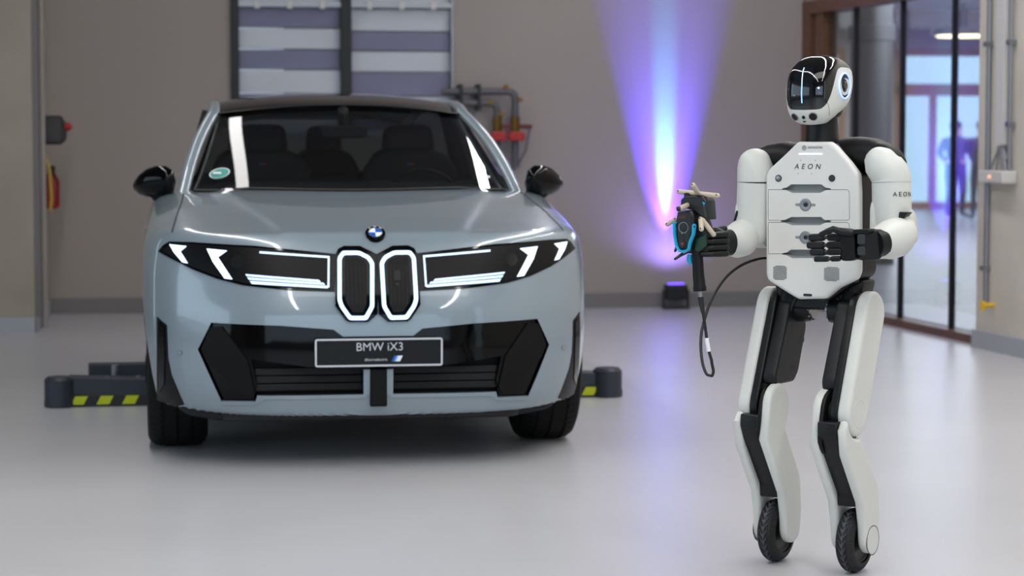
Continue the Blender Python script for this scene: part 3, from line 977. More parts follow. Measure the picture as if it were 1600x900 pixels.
for k, (mm, w0, w1) in enumerate(((M['blue'], 0, .010), (pm('badge_light_blue', (120, 180, 235), .3), .010, .017), (M['white'], .017, .034))):
    x0 = .050; zz = pz - .037; h = .023; sh = .011
    MB().slab([(x0 + w0, zz), (x0 + w1, zz), (x0 + w1 + sh, zz + h), (x0 + w0 + sh, zz + h)], -.0335, -.032).build('plate_stripe', mm, plate, 0)
MB().box(-.2, .2, -.018, .03, pz - .04, pz + .05).build('plate_holder', M['satin'], car, 0)

# bonnet roundel: black ring, white ring, blue and white quarters, lying on the bonnet nose
def on_bonnet(x, y):
    lo, hi = .6, 1.4
    for _ in range(40):
        mdl = (lo + hi) / 2
        if float(car_F(np.array(x), np.array(y), np.array(mdl))) > 0: hi = mdl
        else: lo = mdl
    return lo
# find the height on the nose for the roundel
o_, d_ = np.array(CF.c), np.array(CF.d(588, 367.5))
ts = np.linspace(8, 11, 3000); pts = o_ + ts[:, None] * d_
i_ = int(np.argmax(car_F(pts[:, 0], pts[:, 1], pts[:, 2]) < 0)); ey = float(pts[i_, 1])
ez = on_bonnet(0, ey); ez2 = on_bonnet(0, ey + .02)
nrm = Vector((0, -(ez2 - ez), .02)).normalized(); tup = Vector((0, .02, ez2 - ez)).normalized()
# the badge is seated slightly raised towards the front
nrm = Vector((0, -.62, .78)).normalized(); tup = Vector((0, .78, .62)).normalized()
ec = Vector((0, ey, ez + .006))
bd = MB().lathe([(-.012, .041), (.004, .041), (.006, .039), (.006, .0)], ec, nrm, 40).build('badge', M['gloss'], car)
MB().lathe([(.004, .030), (.0072, .029), (.0072, .026), (.004, .026)], ec, nrm, 40, caps=False).build('badge_ring', M['steel'], bd)
for k in range(4):
    seg = [ec + nrm * .0075]
    for j in range(9):
        a = math.pi / 2 * (k + j / 8)
        seg.append(ec + nrm * .0075 + (Vector((1, 0, 0)) * math.cos(a) + tup * math.sin(a)) * .026)
    MB().add(seg, [tuple(range(len(seg)))]).build('badge_quarter', M['blue'] if k % 2 == 0 else M['white'], bd, 0)
for j, ch_ in enumerate('BMW'):
    a = math.radians(128 - 38 * j)
    r = Vector((1, 0, 0)) * math.cos(a) + tup * math.sin(a)
    text_obj('badge_letter', ch_, .013, M['white'], bd, face_M(ec + nrm * .0065 + r * .0345, nrm.cross(r) * -1, r), extrude=.0004)

# bonnet shut lines, side shut lines: thin dark gaps
def surf_line(pts, w, name, mat, nseg=30, lift=.0012):
    """thin line on the top skin through (x, y) points"""
    xs = hermite(range(len(pts)), [p[0] for p in pts]); ys = hermite(range(len(pts)), [p[1] for p in pts])
    rows = []
    for k in range(nseg + 1):
        t = k / nseg * (len(pts) - 1); x, y = float(xs(t)), float(ys(t)); row = []
        for s in (-1, 1):
            xx = x + s * w / 2; row.append((xx, y, on_bonnet(xx, y) + lift))
        rows.append(row)
    return MB().grid(rows).build(name, mat, car, 40, recalc=True)
for s in (-1, 1):
    surf_line([(s * .815, .38), (s * .80, .6), (s * .775, .95), (s * .765, 1.25)], .006, 'bonnet_gap', M['void'])
# parking sensors
for px, py in ((281, 551), (318, 535)):
    pass
sx, sz = P(281, 551)
for s in (-1, 1):
    conform(circle2((s * abs(sx), sz), .011, 16), .002, .003, 'parking_sensor', pm('sensor_edge', (104, 116, 126), .4), car)
    conform(circle2((s * abs(sx), sz), .0085, 16), .0028, .003, 'parking_sensor', M['paint'], car)

# ---- underbody, tow guides, wheel-arch liners
MB().slab(rounded([(-.62, .25), (.62, .25), (.62, 4.3), (-.62, 4.3)], .1), .17, .215, .01, basis=lambda u, v, w: (u, v, w)).build('underbody', M['under'], car)
for s in (-1, 1):
    MB().slab(rounded([(s * .50, .165), (s * .62, .155), (s * .76, .18), (s * .84, .25), (s * .50, .25)], .03), .42, .50, .01).build('air_deflector', M['under'], car)
    MB().slab([(s * .25, .225), (s * .32, .225), (s * .31, .245), (s * .26, .245)], .04, .09, 0).build('lower_tab', M['under'], car, 0)

# ---- wheels
def wheel():
    w = empty('wheel')
    # tyre: revolved profile with circumferential and cross grooves
    TW = .125
    prof = [(-TW + .01, .262), (-TW, .29), (-TW - .002, .33), (-TW + .008, .352), (-TW + .028, .366)]
    for g in (-.062, -.0, .062):
        prof += [(g - .010, .3715), (g - .006, .3715), (g - .005, .364), (g + .005, .364), (g + .006, .3715), (g + .010, .3715)]
    prof += [(TW - .028, .366), (TW - .008, .352), (TW + .002, .33), (TW, .29), (TW - .01, .262)]
    n = 180
    rows = []
    for k in range(n):
        a = 2 * math.pi * k / n
        row = []
        for x, r in prof:
            rr = r
            if r > .365 and k % 3 == (0 if abs(x) > .07 else 1) and abs(x) > .012: rr -= .006
            row.append((x, math.cos(a) * rr, math.sin(a) * rr))
        rows.append(row)
    MB().grid(rows, closed_u=True).build('tyre', M['tyre'], w, 30)
    rim = MB().lathe([(-TW + .01, .264), (TW - .012, .264), (TW - .012, .25), (TW - .03, .24), (-TW + .03, .235), (-TW + .01, .25), (-TW + .01, .264)], (0, 0, 0), (1, 0, 0), 48, caps=False).build('rim', M['rim'], w, 40)
    for k in range(5):
        a = 2 * math.pi * k / 5
        for da in (-.16, .16):
            c0, c1 = Vector((0, math.cos(a), math.sin(a))), Vector((0, math.cos(a + da), math.sin(a + da)))
            MB().tube([c0 * .05 + Vector((.085, 0, 0)), c1 * .25 + Vector((.098, 0, 0))], [(.02, .014), (.016, .011)], 8).build('spoke', M['rim'], w)
    MB().lathe([(.02, .07), (.10, .065), (.105, .03), (.105, 0)], (0, 0, 0), (1, 0, 0), 24).build('hub', M['rim'], w)
    MB().lathe([(-.03, .17), (-.005, .17)], (0, 0, 0), (1, 0, 0), 32).build('brake_disc', M['steel'], w)
    return w
w0 = wheel(); w0.parent = car
for k, (s, ax) in enumerate(((-1, AX_F), (1, AX_F), (-1, AX_R), (1, AX_R))):
    w_ = w0 if k == 0 else copy_tree(w0, car)
    w_.location = (s * .80, ax, WR)
    w_.rotation_euler = (0, 0, math.pi if s < 0 else 0)

# ---- greenhouse
def ruled(bot, top, ns, nt, bulge=None):
    rows = []
    for i in range(ns + 1):
        s = i / ns; a, b_ = Vector(bot(s)), Vector(top(s)); row = []
        for j in range(nt + 1):
            t = j / nt; p = a.lerp(b_, t)
            if bulge: p = p + Vector(bulge(s, t))
            row.append(p)
        rows.append(row)
    return rows
def zt(x, y): return on_bonnet(x, y)
def ws_b(s):
    u = 2 * s - 1; return (.735 * u, 1.10 + .26 * u * u, 1.088 - .03 * u * u)
def ws_t(s):
    u = 2 * s - 1; return (.585 * u, 1.95 + .20 * u * u, 1.482 - .036 * u * u)
MB().grid(ruled(ws_b, ws_t, 64, 24, lambda s, t: (0, -.008 * math.sin(math.pi * t), .007 * math.sin(math.pi * t)))).build('windscreen', M['wind'], car, 60, recalc=False)
# black frit along the top of the windscreen and the painted pillars
RX = hermite([1.9, 2.2, 2.9, 3.6, 4.25], [.605, .61, .60, .57, .53])
RZ = hermite([1.9, 2.0, 2.5, 3.0, 3.6, 4.3], [1.468, 1.496, 1.556, 1.568, 1.545, 1.455])
def roof_pt(u, y): return (RX(y) * u, y + .20 * u * u * max(0, (2.7 - y) / .75), float(RZ(y)) - .052 * abs(u) ** 2.4)
rows = []
for i in range(25):
    u = -1 + 2 * i / 24
    rows.append([roof_pt(u * .95, 1.945 + (4.3 - 1.945) * j / 24) for j in range(25)])
roofb = MB().grid(rows); roofb.build('roof', M['gloss'], car, 60)
for s in (-1, 1):
    # A pillar and roof rail: a rounded painted tube-like section
    pth = []
    for k in range(11):
        t = k / 10
        bx = .775 + (.615 - .775) * t; by = 1.34 + (2.17 - 1.34) * t; bz = 1.055 + (1.452 - 1.055) * t
        pth.append((s * (bx + .012 * math.sin(math.pi * t)), by - .02 * math.sin(math.pi * t), bz + .028 * math.sin(math.pi * t)))
    for y in np.linspace(2.3, 4.25, 12):
        pth.append((s * float(RX(y)) * 1.0, float(y), float(RZ(y)) - .055))
    MB().tube(pth, [(.022, .030)] * len(pth), 12).build('pillar', M['paint'], car, 60)
    # side glass
    def sb(q): y = 1.45 + 2.70 * q; return (s * (.765 - .06 * q), y, 1.06 + .06 * q)
    def st(q): y = 1.55 + 2.60 * q; y2 = max(y, 2.12); t = min(1, (y - 1.34) / .78); return (s * (float(RX(y2)) - .012 + (1 - t) * .15), y, (float(RZ(y2)) - .065) * t + (1 - t) * 1.06)
    MB().grid(ruled(sb, st, 40, 8, lambda q, t: (s * .018 * math.sin(math.pi * t), 0, 0))).build('side_window', M['glass_dark'], car, 60)
    # rear pillar
    def cb(q): return (s * (.71 - .06 * q), 4.1 + .5 * q, 1.10)
    def ct(q): return (s * (.55 - .03 * q), 4.1 + .2 * q, float(RZ(4.1 + .2 * q)) - .04)
    MB().grid(ruled(cb, ct, 8, 8, lambda q, t: (s * .03 * math.sin(math.pi * t), 0, 0))).build('rear_pillar', M['paint'], car, 60)
    MB().tube([(s * .72, 2.95, 1.10), (s * .625, 2.98, 1.47)], [(.03, .05), (.02, .04)], 10).build('centre_pillar', M['cabin'], car)
def rb(s): u = 2 * s - 1; return (.67 * u, 4.60 - .06 * u * u, 1.10)
def rt(s): u = 2 * s - 1; return (.56 * u, 4.30 - .04 * u * u, 1.455 - .03 * u * u)
MB().grid(ruled(rb, rt, 16, 8)).build('rear_window', M['glass_dark'], car, 60)
MB().slab(rounded([(-.55, 4.22), (.55, 4.22), (.48, 4.48), (-.48, 4.48)], .05), 1.44, 1.465, .008, basis=lambda u, v, w: (u, v, w)).build('roof_spoiler', M['paint'], car)
# header trim on the roof edge above the windscreen
hp = []
for k in range(25):
    u = -1 + 2 * k / 24; q = Vector(ws_t(k / 24)); hp.append(q + Vector((0, -.004, .004)))
MB().tube(hp, [(.006, .022)] * len(hp), 8, flat=True).build('windscreen_seal', M['satin'], car)
# dashboard lid over the cabin floor, seats, wheel, mirror
dk = MB(); rows = []
for i in range(13):
    u = -1 + 2 * i / 12
    rows.append([(u * (.715 + .06 * min(1, j / 5)), 1.06 + .26 * u * u + (4.55 - 1.06 - .3 * u * u) * j / 20, zt(u * .75, 1.06 + .26 * u * u + (4.55 - 1.06 - .3 * u * u) * j / 20) + .006) for j in range(21)])
dk.grid(rows).build('dashboard', M['cabin'], car, 60)
def seat(x, y, parent=car, sc=1.0):
    se = MB().slab(rounded([(x - .25 * sc, 1.0), (x + .25 * sc, 1.0), (x + .24 * sc, 1.18), (x + .16 * sc, 1.27), (x - .16 * sc, 1.27), (x - .24 * sc, 1.18)], .06), y, y + .12, .035).build('seat', M['seat'], parent)
    MB().slab(rounded([(x - .13 * sc, 1.25), (x + .13 * sc, 1.25), (x + .11 * sc, 1.40), (x - .11 * sc, 1.40)], .05), y + .02, y + .11, .03).build('headrest', M['seat'], se)
    return se
for x in (-.37, .37):
    se = seat(x, 2.32)
    for k, c in enumerate(('blue', 'red')):
        MB().box(x - .02 + .018 * k, x - .004 + .018 * k, 2.312, 2.319, 1.195, 1.207).build('seat_badge', M[c], se, 0)
for x in (-.42, 0, .42): seat(x, 3.35, sc=.8)
sw = MB().lathe([(-.012, .185), (0, .197), (.012, .185), (0, .173), (-.012, .185)], (.37, 1.72, 1.005), (0, -.9, .35), 36, caps=False).build('steering_wheel', M['cabin'], car)
MB().box(.22, .52, 1.72, 1.74, 1.0, 1.03).build('steering_spoke', M['cabin'], sw, 0)
MB().slab(rounded([(-.11, 1.33), (.11, 1.33), (.12, 1.39), (-.12, 1.39)], .02), 1.86, 1.89, .01).build('rear_view_mirror', M['seat'], car)
MB().tube([(0, 1.9, 1.38), (0, 1.93, 1.46)], [(.04, .02), (.07, .03)], 8).build('mirror_stalk', M['cabin'], car)
# stickers on the inside of the windscreen
def ws_at(px, py, lift=.006):
    """point on the windscreen under a pixel"""
    d = CF.d(px, py); best = None
    for k in range(400):
        t = 8 + 4 * k / 400; q = CF.c + d * t
        tt = min(1, max(0, (q.z - 1.09) / .39)); u = q.x / (.735 + (.585 - .735) * tt)
        yy_ = (1.10 + .26 * u * u) * (1 - tt) + (1.98 + .11 * u * u) * tt - .035 * math.sin(math.pi * tt)
        e = abs(q.y - yy_)
        if best is None or e < best[0]: best = (e, q)
    return best[1]
g = ws_at(343, 272)
wn_ = Vector((-.2, -.45, .85)).normalized()
st1 = MB().lathe([(0, .047), (.0015, .047)], g + Vector((0, -.035, .004)), wn_, 28).build('sticker', M['white'], car, 0)
MB().lathe([(0, .043), (.001, .043)], g + Vector((0, -.0375, .0045)), wn_, 28).build('sticker_print', pm('sticker_green', (20, 140, 130), .5), st1, 0)
MB().slab(rounded([(-.03, -.008), (.03, -.008), (.03, .008), (-.03, .008)], .004), 0, .001, 0, basis=lambda u, v, w: g + Vector((0, -.04, .006)) + Vector((1, 0, 0)) * u + Vector((0, .88, .47)) * v).build('sticker_print', M['white'], st1, 0)
g2 = ws_at(756, 278)
MB().slab(rounded([(-.024, -.01), (.024, -.01), (.024, .01), (-.024, .01)], .003), 0, .001, 0, basis=lambda u, v, w: g2 + Vector((0, -.035, .006)) + Vector((1, 0, 0)) * u + Vector((0, .88, .47)) * v).build('sticker', M['white'], car, 0)

# ---- door mirrors
def mirror(s):
    sec = [(0, .010, .02), (.012, .055, .05), (.05, .077, .075), (.10, .080, .08), (.15, .070, .075), (.19, .048, .06), (.215, .02, .03), (.22, .004, .01)]
    rows = []
    for d, hz, hy in sec:
        rows.append([(s * (.80 + d * .88), 1.33 + .10 * d / .2 + math.cos(a) * hy - .02 * math.sin(a), 1.128 + .006 * d / .2 - .025 * (d / .22) ** 2 + math.sin(a) * hz * (1 if math.sin(a) > 0 else .85)) for a in np.linspace(0, 2 * math.pi, 24, endpoint=False)])
    h = MB().grid(rows, closed_v=True).add(rows[0], [tuple(range(24))]).add(rows[-1], [tuple(range(24))]).build('door_mirror', M['gloss'], car, 60)
    MB().tube([(s * .78, 1.50, 1.04), (s * .83, 1.45, 1.045), (s * .88, 1.40, 1.05), (s * .90, 1.38, 1.08)], [(.014, .04), (.014, .035), (.014, .03), (.02, .03)], 10).build('mirror_arm', M['satin'], h)
for s in (-1, 1): mirror(s)
# door seams and handles on the flanks
for s in (-1, 1):
    for y in (1.5, 2.55, 3.6):
        rr = []
        for z in np.linspace(.36, 1.03, 14):
            W = float(f_W(np.array(z))) + .0012
            yy2 = y + (.0 if z > .6 else 0)
            rr.append([(s * W, yy2 - .003, z), (s * W, yy2 + .003, z)])
        MB().grid(rr).build('door_seam', M['void'], car, 60)
    for y in (2.35, 3.4):
        MB().slab(rounded([(y - .11, .87), (y + .11, .87), (y + .11, .895), (y - .11, .895)], .01), s * .935, s * .955, .004, basis=lambda u, v, w: (w, u, v)).build('door_handle', M['paint'], car)
    MB().slab([(1.32, .22), (3.30, .22), (3.30, .34), (1.32, .34)], s * .90, s * .945, .01, basis=lambda u, v, w: (w, u, v)).build('sill_trim', M['matt'], car)

# ---------------- the low lift arms on both sides of the car
M['lift'] = pm('lift_blue_grey', (44, 50, 60), .5, .1, noise=(8, .08))
M['lift_y'] = pm('hazard_yellow', (190, 200, 10), .5)
def lift(px_end, py_b, s, label, ylen=.52):
    q = CF.pix(px_end, py_b, 2, 0.0)
    xo = q.x; y0 = q.y
    xi = s * .72
    e = empty('floor_lift', CF.o + Matrix.Rotation(ROOM, 3, 'Z') @ Vector((0, 0, 0)), ROOM, label, 'lift', 'low lift arms beside the car')
    a, b_ = min(xi, xo + -s * .12), max(xi, xo - s * .12)
    MB().slab([(a, 0), (b_, 0), (b_, .125), (a, .150)] if s < 0 else [(a, 0), (b_, 0), (b_, .125), (a, .150)], y0, y0 + .13, .006, 2).build('front_arm', M['lift'], e, 30)
    MB().slab([(a, .05), (b_ - (s > 0) * .16, .05), (b_ - (s > 0) * .16, .17), (a + (s < 0) * 0, .17)] if s > 0 else [(a + .08, .05), (b_, .05), (b_, .17), (a + .08, .17)], y0 + .42, y0 + .52, .006, 2).build('rear_arm', M['lift'], e, 30)
    MB().box(a, b_, y0 + .005, y0 + .42, .02, .04).build('deck', M['lift'], e, 0)
    # end post with chamfered toe
    c = xo - s * .075
    MB().lathe([(0, .075), (.135, .075), (.15, .06)], (c, y0 + .03, 0), n=24).build('end_post', M['lift'], e)
    MB().slab(rounded([(xo, 0), (xo, .04), (xo - s * .03, .07), (xo - s * .2, .07), (xo - s * .2, 0)], .01), y0 + .0, y0 + .42, .006, 2).build('toe', M['lift'], e)
    MB().lathe([(0, .02), (.18, .02)], (xo - s * .34, y0 + .28, 0), n=14).build('pin', M['steel'], e)
    # hazard stripes: flat film on the lower front edge
    xs0 = xo - s * .13; ln = abs(xs0 - s * .75)
    MB().box(min(xs0, s * .75), max(xs0, s * .75), y0 - .0022, y0 - .0008, .010, .056).build('hazard_band', M['black_plastic'], e, 0)
    for k in range(int(ln / .125) + 1):
        x0 = xs0 - s * .125 * k - (.085 if s > 0 else 0)
        if (s < 0 and x0 + .085 > -.75) or (s > 0 and x0 < .75): continue
        MB().slab([(x0, .012), (x0 + .062, .012), (x0 + .084, .054), (x0 + .022, .054)], y0 - .004, y0 - .0022).build('hazard_stripe', M['lift_y'], e, 0)
    for k in range(3):
        MB().lathe([(0, .012), (.01, .012)], (a + (b_ - a) * (.3 + .25 * k), y0 + .07, .135), n=10).build('bolt', M['steel'], e)
lift(69, 637, -1, 'dark blue-grey lift arm with yellow stripes left of the car')
lift(973, 620, 1, 'dark blue-grey lift arm with yellow stripes right of the car')

# ================================================================== THE ROBOT
M['shell'] = pm('robot_shell_white', (206, 207, 202), 0.42, noise=(30, .012))
M['chest'] = pm('robot_chest_white', (214, 213, 209), 0.38, noise=(30, .01))
M['rblack'] = pm('robot_black', (11, 12, 14), 0.42, spec=.35)
M['rblack2'] = pm('robot_black_fine', (8, 8, 10), 0.5, spec=.28, bump=(400, .05))
M['rgrey2'] = pm('robot_charcoal', (20, 21, 24), 0.5, spec=.35)
M['rgrey'] = pm('robot_dark_grey', (40, 42, 46), 0.5)
M['visor'] = pm('visor_black', (4, 4, 6), 0.04, spec=.6, coat=.5)
M['screen'] = pm('visor_screen', (16, 20, 26), 0.05, spec=.6)
M['glow'] = pm('face_glow', (200, 225, 255), .3, emit=(150, 200, 255), es=3.0)
M['ear_glow'] = pm('ear_glow', (200, 210, 255), .3, emit=(90, 130, 255), es=2.4)
M['lav'] = pm('chest_glow', (225, 220, 255), .3, emit=(205, 195, 255), es=1.8)
M['gap'] = pm('panel_gap', (26, 28, 30), .6)
M['alu'] = pm('brushed_steel', (150, 150, 152), .3, .9, noise=(60, .1))
M['ink'] = pm('black_ink', (24, 24, 26), .5)
M['ink2'] = pm('grey_ink', (90, 92, 98), .5)
M['lens_blue'] = pm('camera_lens', (8, 9, 20), .18, spec=.3)
M['recess'] = pm('handle_recess_grey', (136, 140, 142), .5)

def floor_at(px, py):
    d = ray(px, py); return Vector((0, 0, CAM_H)) + d * (-CAM_H / d.z)
RO = (floor_at(1213, 877) + floor_at(1335, 894)) / 2
RROT = math.radians(-33)
BF = Frame(RO, RROT)
bot = empty('humanoid_robot', RO, RROT, 'white and black humanoid robot on two wheels standing right of the car', 'robot')
def Yp(px, py, d): return BF.pix(px, py, 1, d)
def Xp(px, py, c): return BF.pix(px, py, 0, c)
def xz(pts, d): return [(lambda q: (q.x, q.z))(Yp(a, b, d)) for a, b in pts]
Bx = lambda u, v, w: (w, u, v)       # outline in (y, z), pushed along x
By = lambda u, v, w: (u, w, v)       # outline in (x, z), pushed along y

# ---- torso: white front shell with drawer recesses cut in
FY = -.062
tor = xz([(1246, 221.5), (1296, 221.5), (1306, 229), (1328, 254), (1341, 272), (1342.5, 300), (1342.5, 425), (1338, 436), (1324, 443.5), (1310, 450), (1299, 459), (1290, 467), (1247, 468), (1233, 460), (1215, 448.5), (1199, 438), (1196, 429), (1195.5, 276), (1200, 265), (1228, 239), (1240, 227)], FY)
front = MB().slab(rounded(tor, .006, 3), FY, FY + .024, .011, 4, round1=False)
fme = bpy.data.meshes.new('front_shell'); fme.from_pydata([tuple(p) for p in front.v], [], front.f)
for m in (M['chest'], M['recess']): fme.materials.append(m)
b2 = bmesh.new(); b2.from_mesh(fme); bmesh.ops.remove_doubles(b2, verts=b2.verts, dist=1e-5); bmesh.ops.recalc_face_normals(b2, faces=b2.faces); b2.to_mesh(fme); b2.free()
cuts = []
hand_out = []
for yt, ym, ybt, dx in ((288, 295.5, 301.5, 0), (339, 346, 352, -2), (390, 397, 403.5, 0)):
    o_ = xz([(1222 + dx, ym - 1), (1229 + dx, ym - 2.5), (1236, yt), (1283, yt), (1290 + dx, ym - 2.5), (1298, ym - 1), (1298, ym + .6), (1290, ym + 2), (1281, ybt), (1238, ybt), (1229 + dx, ym + 2), (1222 + dx, ym + .6)], FY)
    m = MB(); n = len(o_)
    inn = offset_poly(o_, .0015)
    cx_ = sum(p[0] for p in o_) / n
    back_ = [((x - cx_) * .9 + cx_, (z - Yp(1258, ym, FY).z) * .55 + Yp(1258, ym, FY).z + .002) for x, z in o_]
    m.add([(x, FY - .02, z) for x, z in o_] + [(x, FY, z) for x, z in o_] + [(x, FY + .017, z) for x, z in back_],
          [(i, (i + 1) % n, (i + 1) % n + n, i + n) for i in range(n)] + [(i + n, (i + 1) % n + n, (i + 1) % n + 2 * n, i + 2 * n) for i in range(n)] + [tuple(range(n)), tuple(range(2 * n, 3 * n))])
    cuts.append(cutter(m, [1, 1] and [M['chest'], M['recess']], 1))
# thin drawer gap lines are real grooves
def groove(outl, w, d):
    a = outl; b_ = offset_poly(outl, w); m = MB()
    rings = [[(x, FY - .01, z) for x, z in a], [(x, FY + d, z) for x, z in a], [(x, FY + d, z) for x, z in b_], [(x, FY - .01, z) for x, z in b_]]
    m.grid(rings + [rings[0]], closed_v=True); return m
for (y0, y1) in ((296, 344.5), (347, 397)):
    o_ = rounded(xz([(1200, y1), (1327.5, y1), (1327.5, y0), (1200, y0)], FY), [.004, .008, .012, .004], 4)
    cuts.append(cutter(groove(o_, .0014, .006), [M['chest'], M['gap']], 1))
fme.materials[1] = M['recess']
fme2 = boolean(fme, cuts)
fme2.materials.append(M['gap'])
finish(fme2, 30)
# recess back faces dark where they are grooves
for p in fme2.polygons:
    if p.material_index == 1 and p.center.y > FY + .0045 and p.center.y < FY + .0062: p.material_index = 2
chest = link('front_shell', fme2, bot)
# back shell
bk = offset_poly(rounded(tor, .01, 3), .005)
MB().slab(bk, FY + .0235, .100, .03, 5, round0=False).build('back_shell', M['rblack2'], bot, 50)
# lower belly keel
MB().slab(rounded(xz([(1215, 430), (1335, 430), (1345, 440), (1300, 470), (1250, 470)], .0), .02), -.03, .10, .012).build('belly', M['rblack'], bot)
# drawer locks
for cy in (320, 371):
    c = Yp(1258.5, cy, FY)
    lk = MB().lathe([(-.002, .0195), (.0018, .019), (.0024, .017), (.001, .010), (.001, 0)], (c.x, FY, c.z), (0, -1, 0), 32).build('drawer_lock', M['alu'], chest)
    MB().lathe([(.0, .0065), (.004, .006), (.0042, 0)], (c.x + .001, FY, c.z), (0, -1, 0), 20).build('keyhole', M['ink'], chest)
    for s in (-1, 1):
        MB().slab(stadium_path([(c.x + s * .019, c.z), (c.x + s * .030, c.z)], .0042), FY + .004, FY - .0012, .0006, 2).build('lock_slot', M['recess'], chest)
# light bar, sensors, plug slot
q0, q1 = Yp(1249, 240.5, FY), Yp(1284, 240.5, FY)
MB().slab(stadium_path([(q0.x, q0.z), (q1.x, q1.z)], .0024), FY + .001, FY - .001, .0004, 2).build('light_bar', M['lav'], chest)
for px, mm in ((1216.5, M['alu']), (1300, M['rgrey'])):
    c = Yp(px, 278.5, FY)
    a = MB().lathe([(-.002, .0108), (.002, .0105), (.002, .0085)], (c.x, FY, c.z), (0, -1, 0), 28, caps=False).build('sensor_ring', M['ink'], chest)
    MB().lathe([(.0, .009), (.0022, .0083), (.003, .004), (.003, 0)], (c.x, FY, c.z), (0, -1, 0), 24).build('sensor_eye', mm, chest)
c = Yp(1262, 461, FY)
MB().slab(stadium_path([(c.x - .011, c.z), (c.x + .011, c.z)], .004), FY + .004, FY - .0006, .0004, 2).build('port_slot', M['ink'], chest)
for px, py in ((1251, 250.5), (1274, 250.5), (1247, 271), (1268, 271.5)):
    c = Yp(px, py, FY); MB().lathe([(0, .0014), (.0005, .0014)], (c.x, FY, c.z), (0, -1, 0), 10).build('pin_hole', M['ink2'], chest)
# speaker grilles: rows of short slots
for x0, x1, y0, y1 in ((1209, 1228, 415.5, 437), (1288.5, 1310, 417.5, 439)):
    a, b_ = Yp(x0, y0, FY), Yp(x1, y1, FY); m = MB(); nr_, ncn = 12, 11
    for i in range(nr_):
        for j in range(ncn):
            u, v = (j + (.25 if i % 2 else -.05)) / (ncn - 1), i / (nr_ - 1)
            if (abs(u - .5) > .40 and abs(v - .5) > .42): continue
            x = a.x + (b_.x - a.x) * u; z = a.z + (b_.z - a.z) * v
            m.box(x - .0019, x + .0019, FY - .0004, FY + .002, z - .0010, z + .0010)
    o = m.build('speaker_grille', M['ink'], chest, 0); o['kind'] = 'stuff'
# lettering
def FMr(px, py, lift=.0006):
    c = Yp(px, py, FY); return face_M((c.x, FY - lift, c.z), (1, 0, 0), (0, 0, 1))
text_obj('chest_text', 'AEON', .0225, M['ink'], chest, FMr(1261.5, 260.5), shear=.22, spacing=1.75, extrude=.0003)
text_obj('chest_text', 'HEXAGON', .0098, M['ink2'], chest, FMr(1273.5, 230.5), spacing=1.0, extrude=.0003)
c = Yp(1256.5, 231, FY); hx = [(c.x + .0078 * math.cos(math.pi / 6 + k * math.pi / 3), c.z + .0078 * math.sin(math.pi / 6 + k * math.pi / 3)) for k in range(6)]
hi_ = offset_poly(hx, .0016)
MB().grid([[(x, FY - .0002, z) for x, z in hx], [(x, FY - .0009, z) for x, z in hx], [(x, FY - .0009, z) for x, z in hi_], [(x, FY - .0002, z) for x, z in hi_]], closed_v=True).build('chest_emblem', M['ink2'], chest, 0)
MB().slab([(c.x - .003, c.z - .003), (c.x + .0035, c.z), (c.x - .001, c.z + .004)], FY, FY - .0008).build('chest_emblem', M['ink2'], chest, 0)

# ---- neck
nc = Yp(1284, 215, .02)
NX = nc.x
MB().lathe([(1.27, .058), (1.315, .052), (1.33, .050), (1.44, .047), (1.47, .045)], (NX, .02, 0), n=40).build('neck', M['rblack'], bot)
MB().tube([(NX, .08, 1.27), (NX, .078, 1.33), (NX, .06, 1.44), (NX, .05, 1.47)], .028, 16).build('neck_spine', M['rblack2'], bot)

# ---- head
HC = Yp(1283, 140, 0.0); HX, HY = HC.x, 0.0
aX, bF, bB = .086, .124, .088
def zat(py): return Yp(1283, py, 0.0).z
f_R = hermite([0, .03, .10, .22, .45, .62, .76, .87, .94, .98, 1.0], [.60, .74, .88, .965, 1.01, .985, .90, .73, .53, .30, 0.0])
f_low = hermite([0, 45, 75, 95, 130, 180], [zat(195.5), zat(193), zat(185), zat(175), zat(160), zat(158)])
f_mid = hermite([0, 25, 40, 50, 58, 66, 76, 88, 110, 140, 180], [zat(172.5), zat(171.5), zat(165), zat(153), zat(137), zat(120), zat(109), zat(106), zat(108), zat(125), zat(140)])
ZTOP = zat(86)
def head_pt(phi, z, lift=0.0):
    """phi in degrees: 0 front, 90 right side, 180 back"""
    p = math.radians(phi); ap = abs((phi + 180) % 360 - 180)
    zl = float(f_low(ap)); t = (z - zl) / (ZTOP - zl)
    R = float(f_R(t))
    b = bF if ap < 90 else bB
    s, c = math.sin(p), math.cos(p)
    n = 2.9
    x = (aX + lift) * R * math.copysign(abs(s) ** (2 / n), s)
    # the face leans forward a little at the brow
    y = -(b + lift) * R * math.copysign(abs(c) ** (2 / n), c)
    return Vector((HX + x, HY + y, z + lift * (1 if t > .8 else 0)))
phis = list(np.linspace(-180, 180, 121)[:-1])
low = []; up_ = []
for ph in phis:
    ap = abs((ph + 180) % 360 - 180)
    zl, zm = float(f_low(ap)), float(f_mid(ap))
    low.append([head_pt(ph, zl + (zm - zl) * (j / 14) ** 1.3, .0012) for j in range(15)])
    up_.append([head_pt(ph, zm - .004 + (ZTOP - zm + .004) * (1 - (1 - j / 22) ** 1.8)) for j in range(23)])
head = MB().grid(low, closed_u=True)
n_ = len(phis)
head.add([low[k][0] for k in range(n_)], [tuple(range(n_))])
ho = head.build('head_shell', M['shell'], bot, 60)
MB().grid(up_, closed_u=True).build('visor', M['visor'], bot, 60)
# rim thickness of the white shell where it meets the visor
rim = [[low[k][14], head_pt(phis[k], float(f_mid(abs((phis[k] + 180) % 360 - 180))), -.003)] for k in range(n_)]
MB().grid(rim, closed_u=True).build('shell_rim', M['shell'], ho, 60)
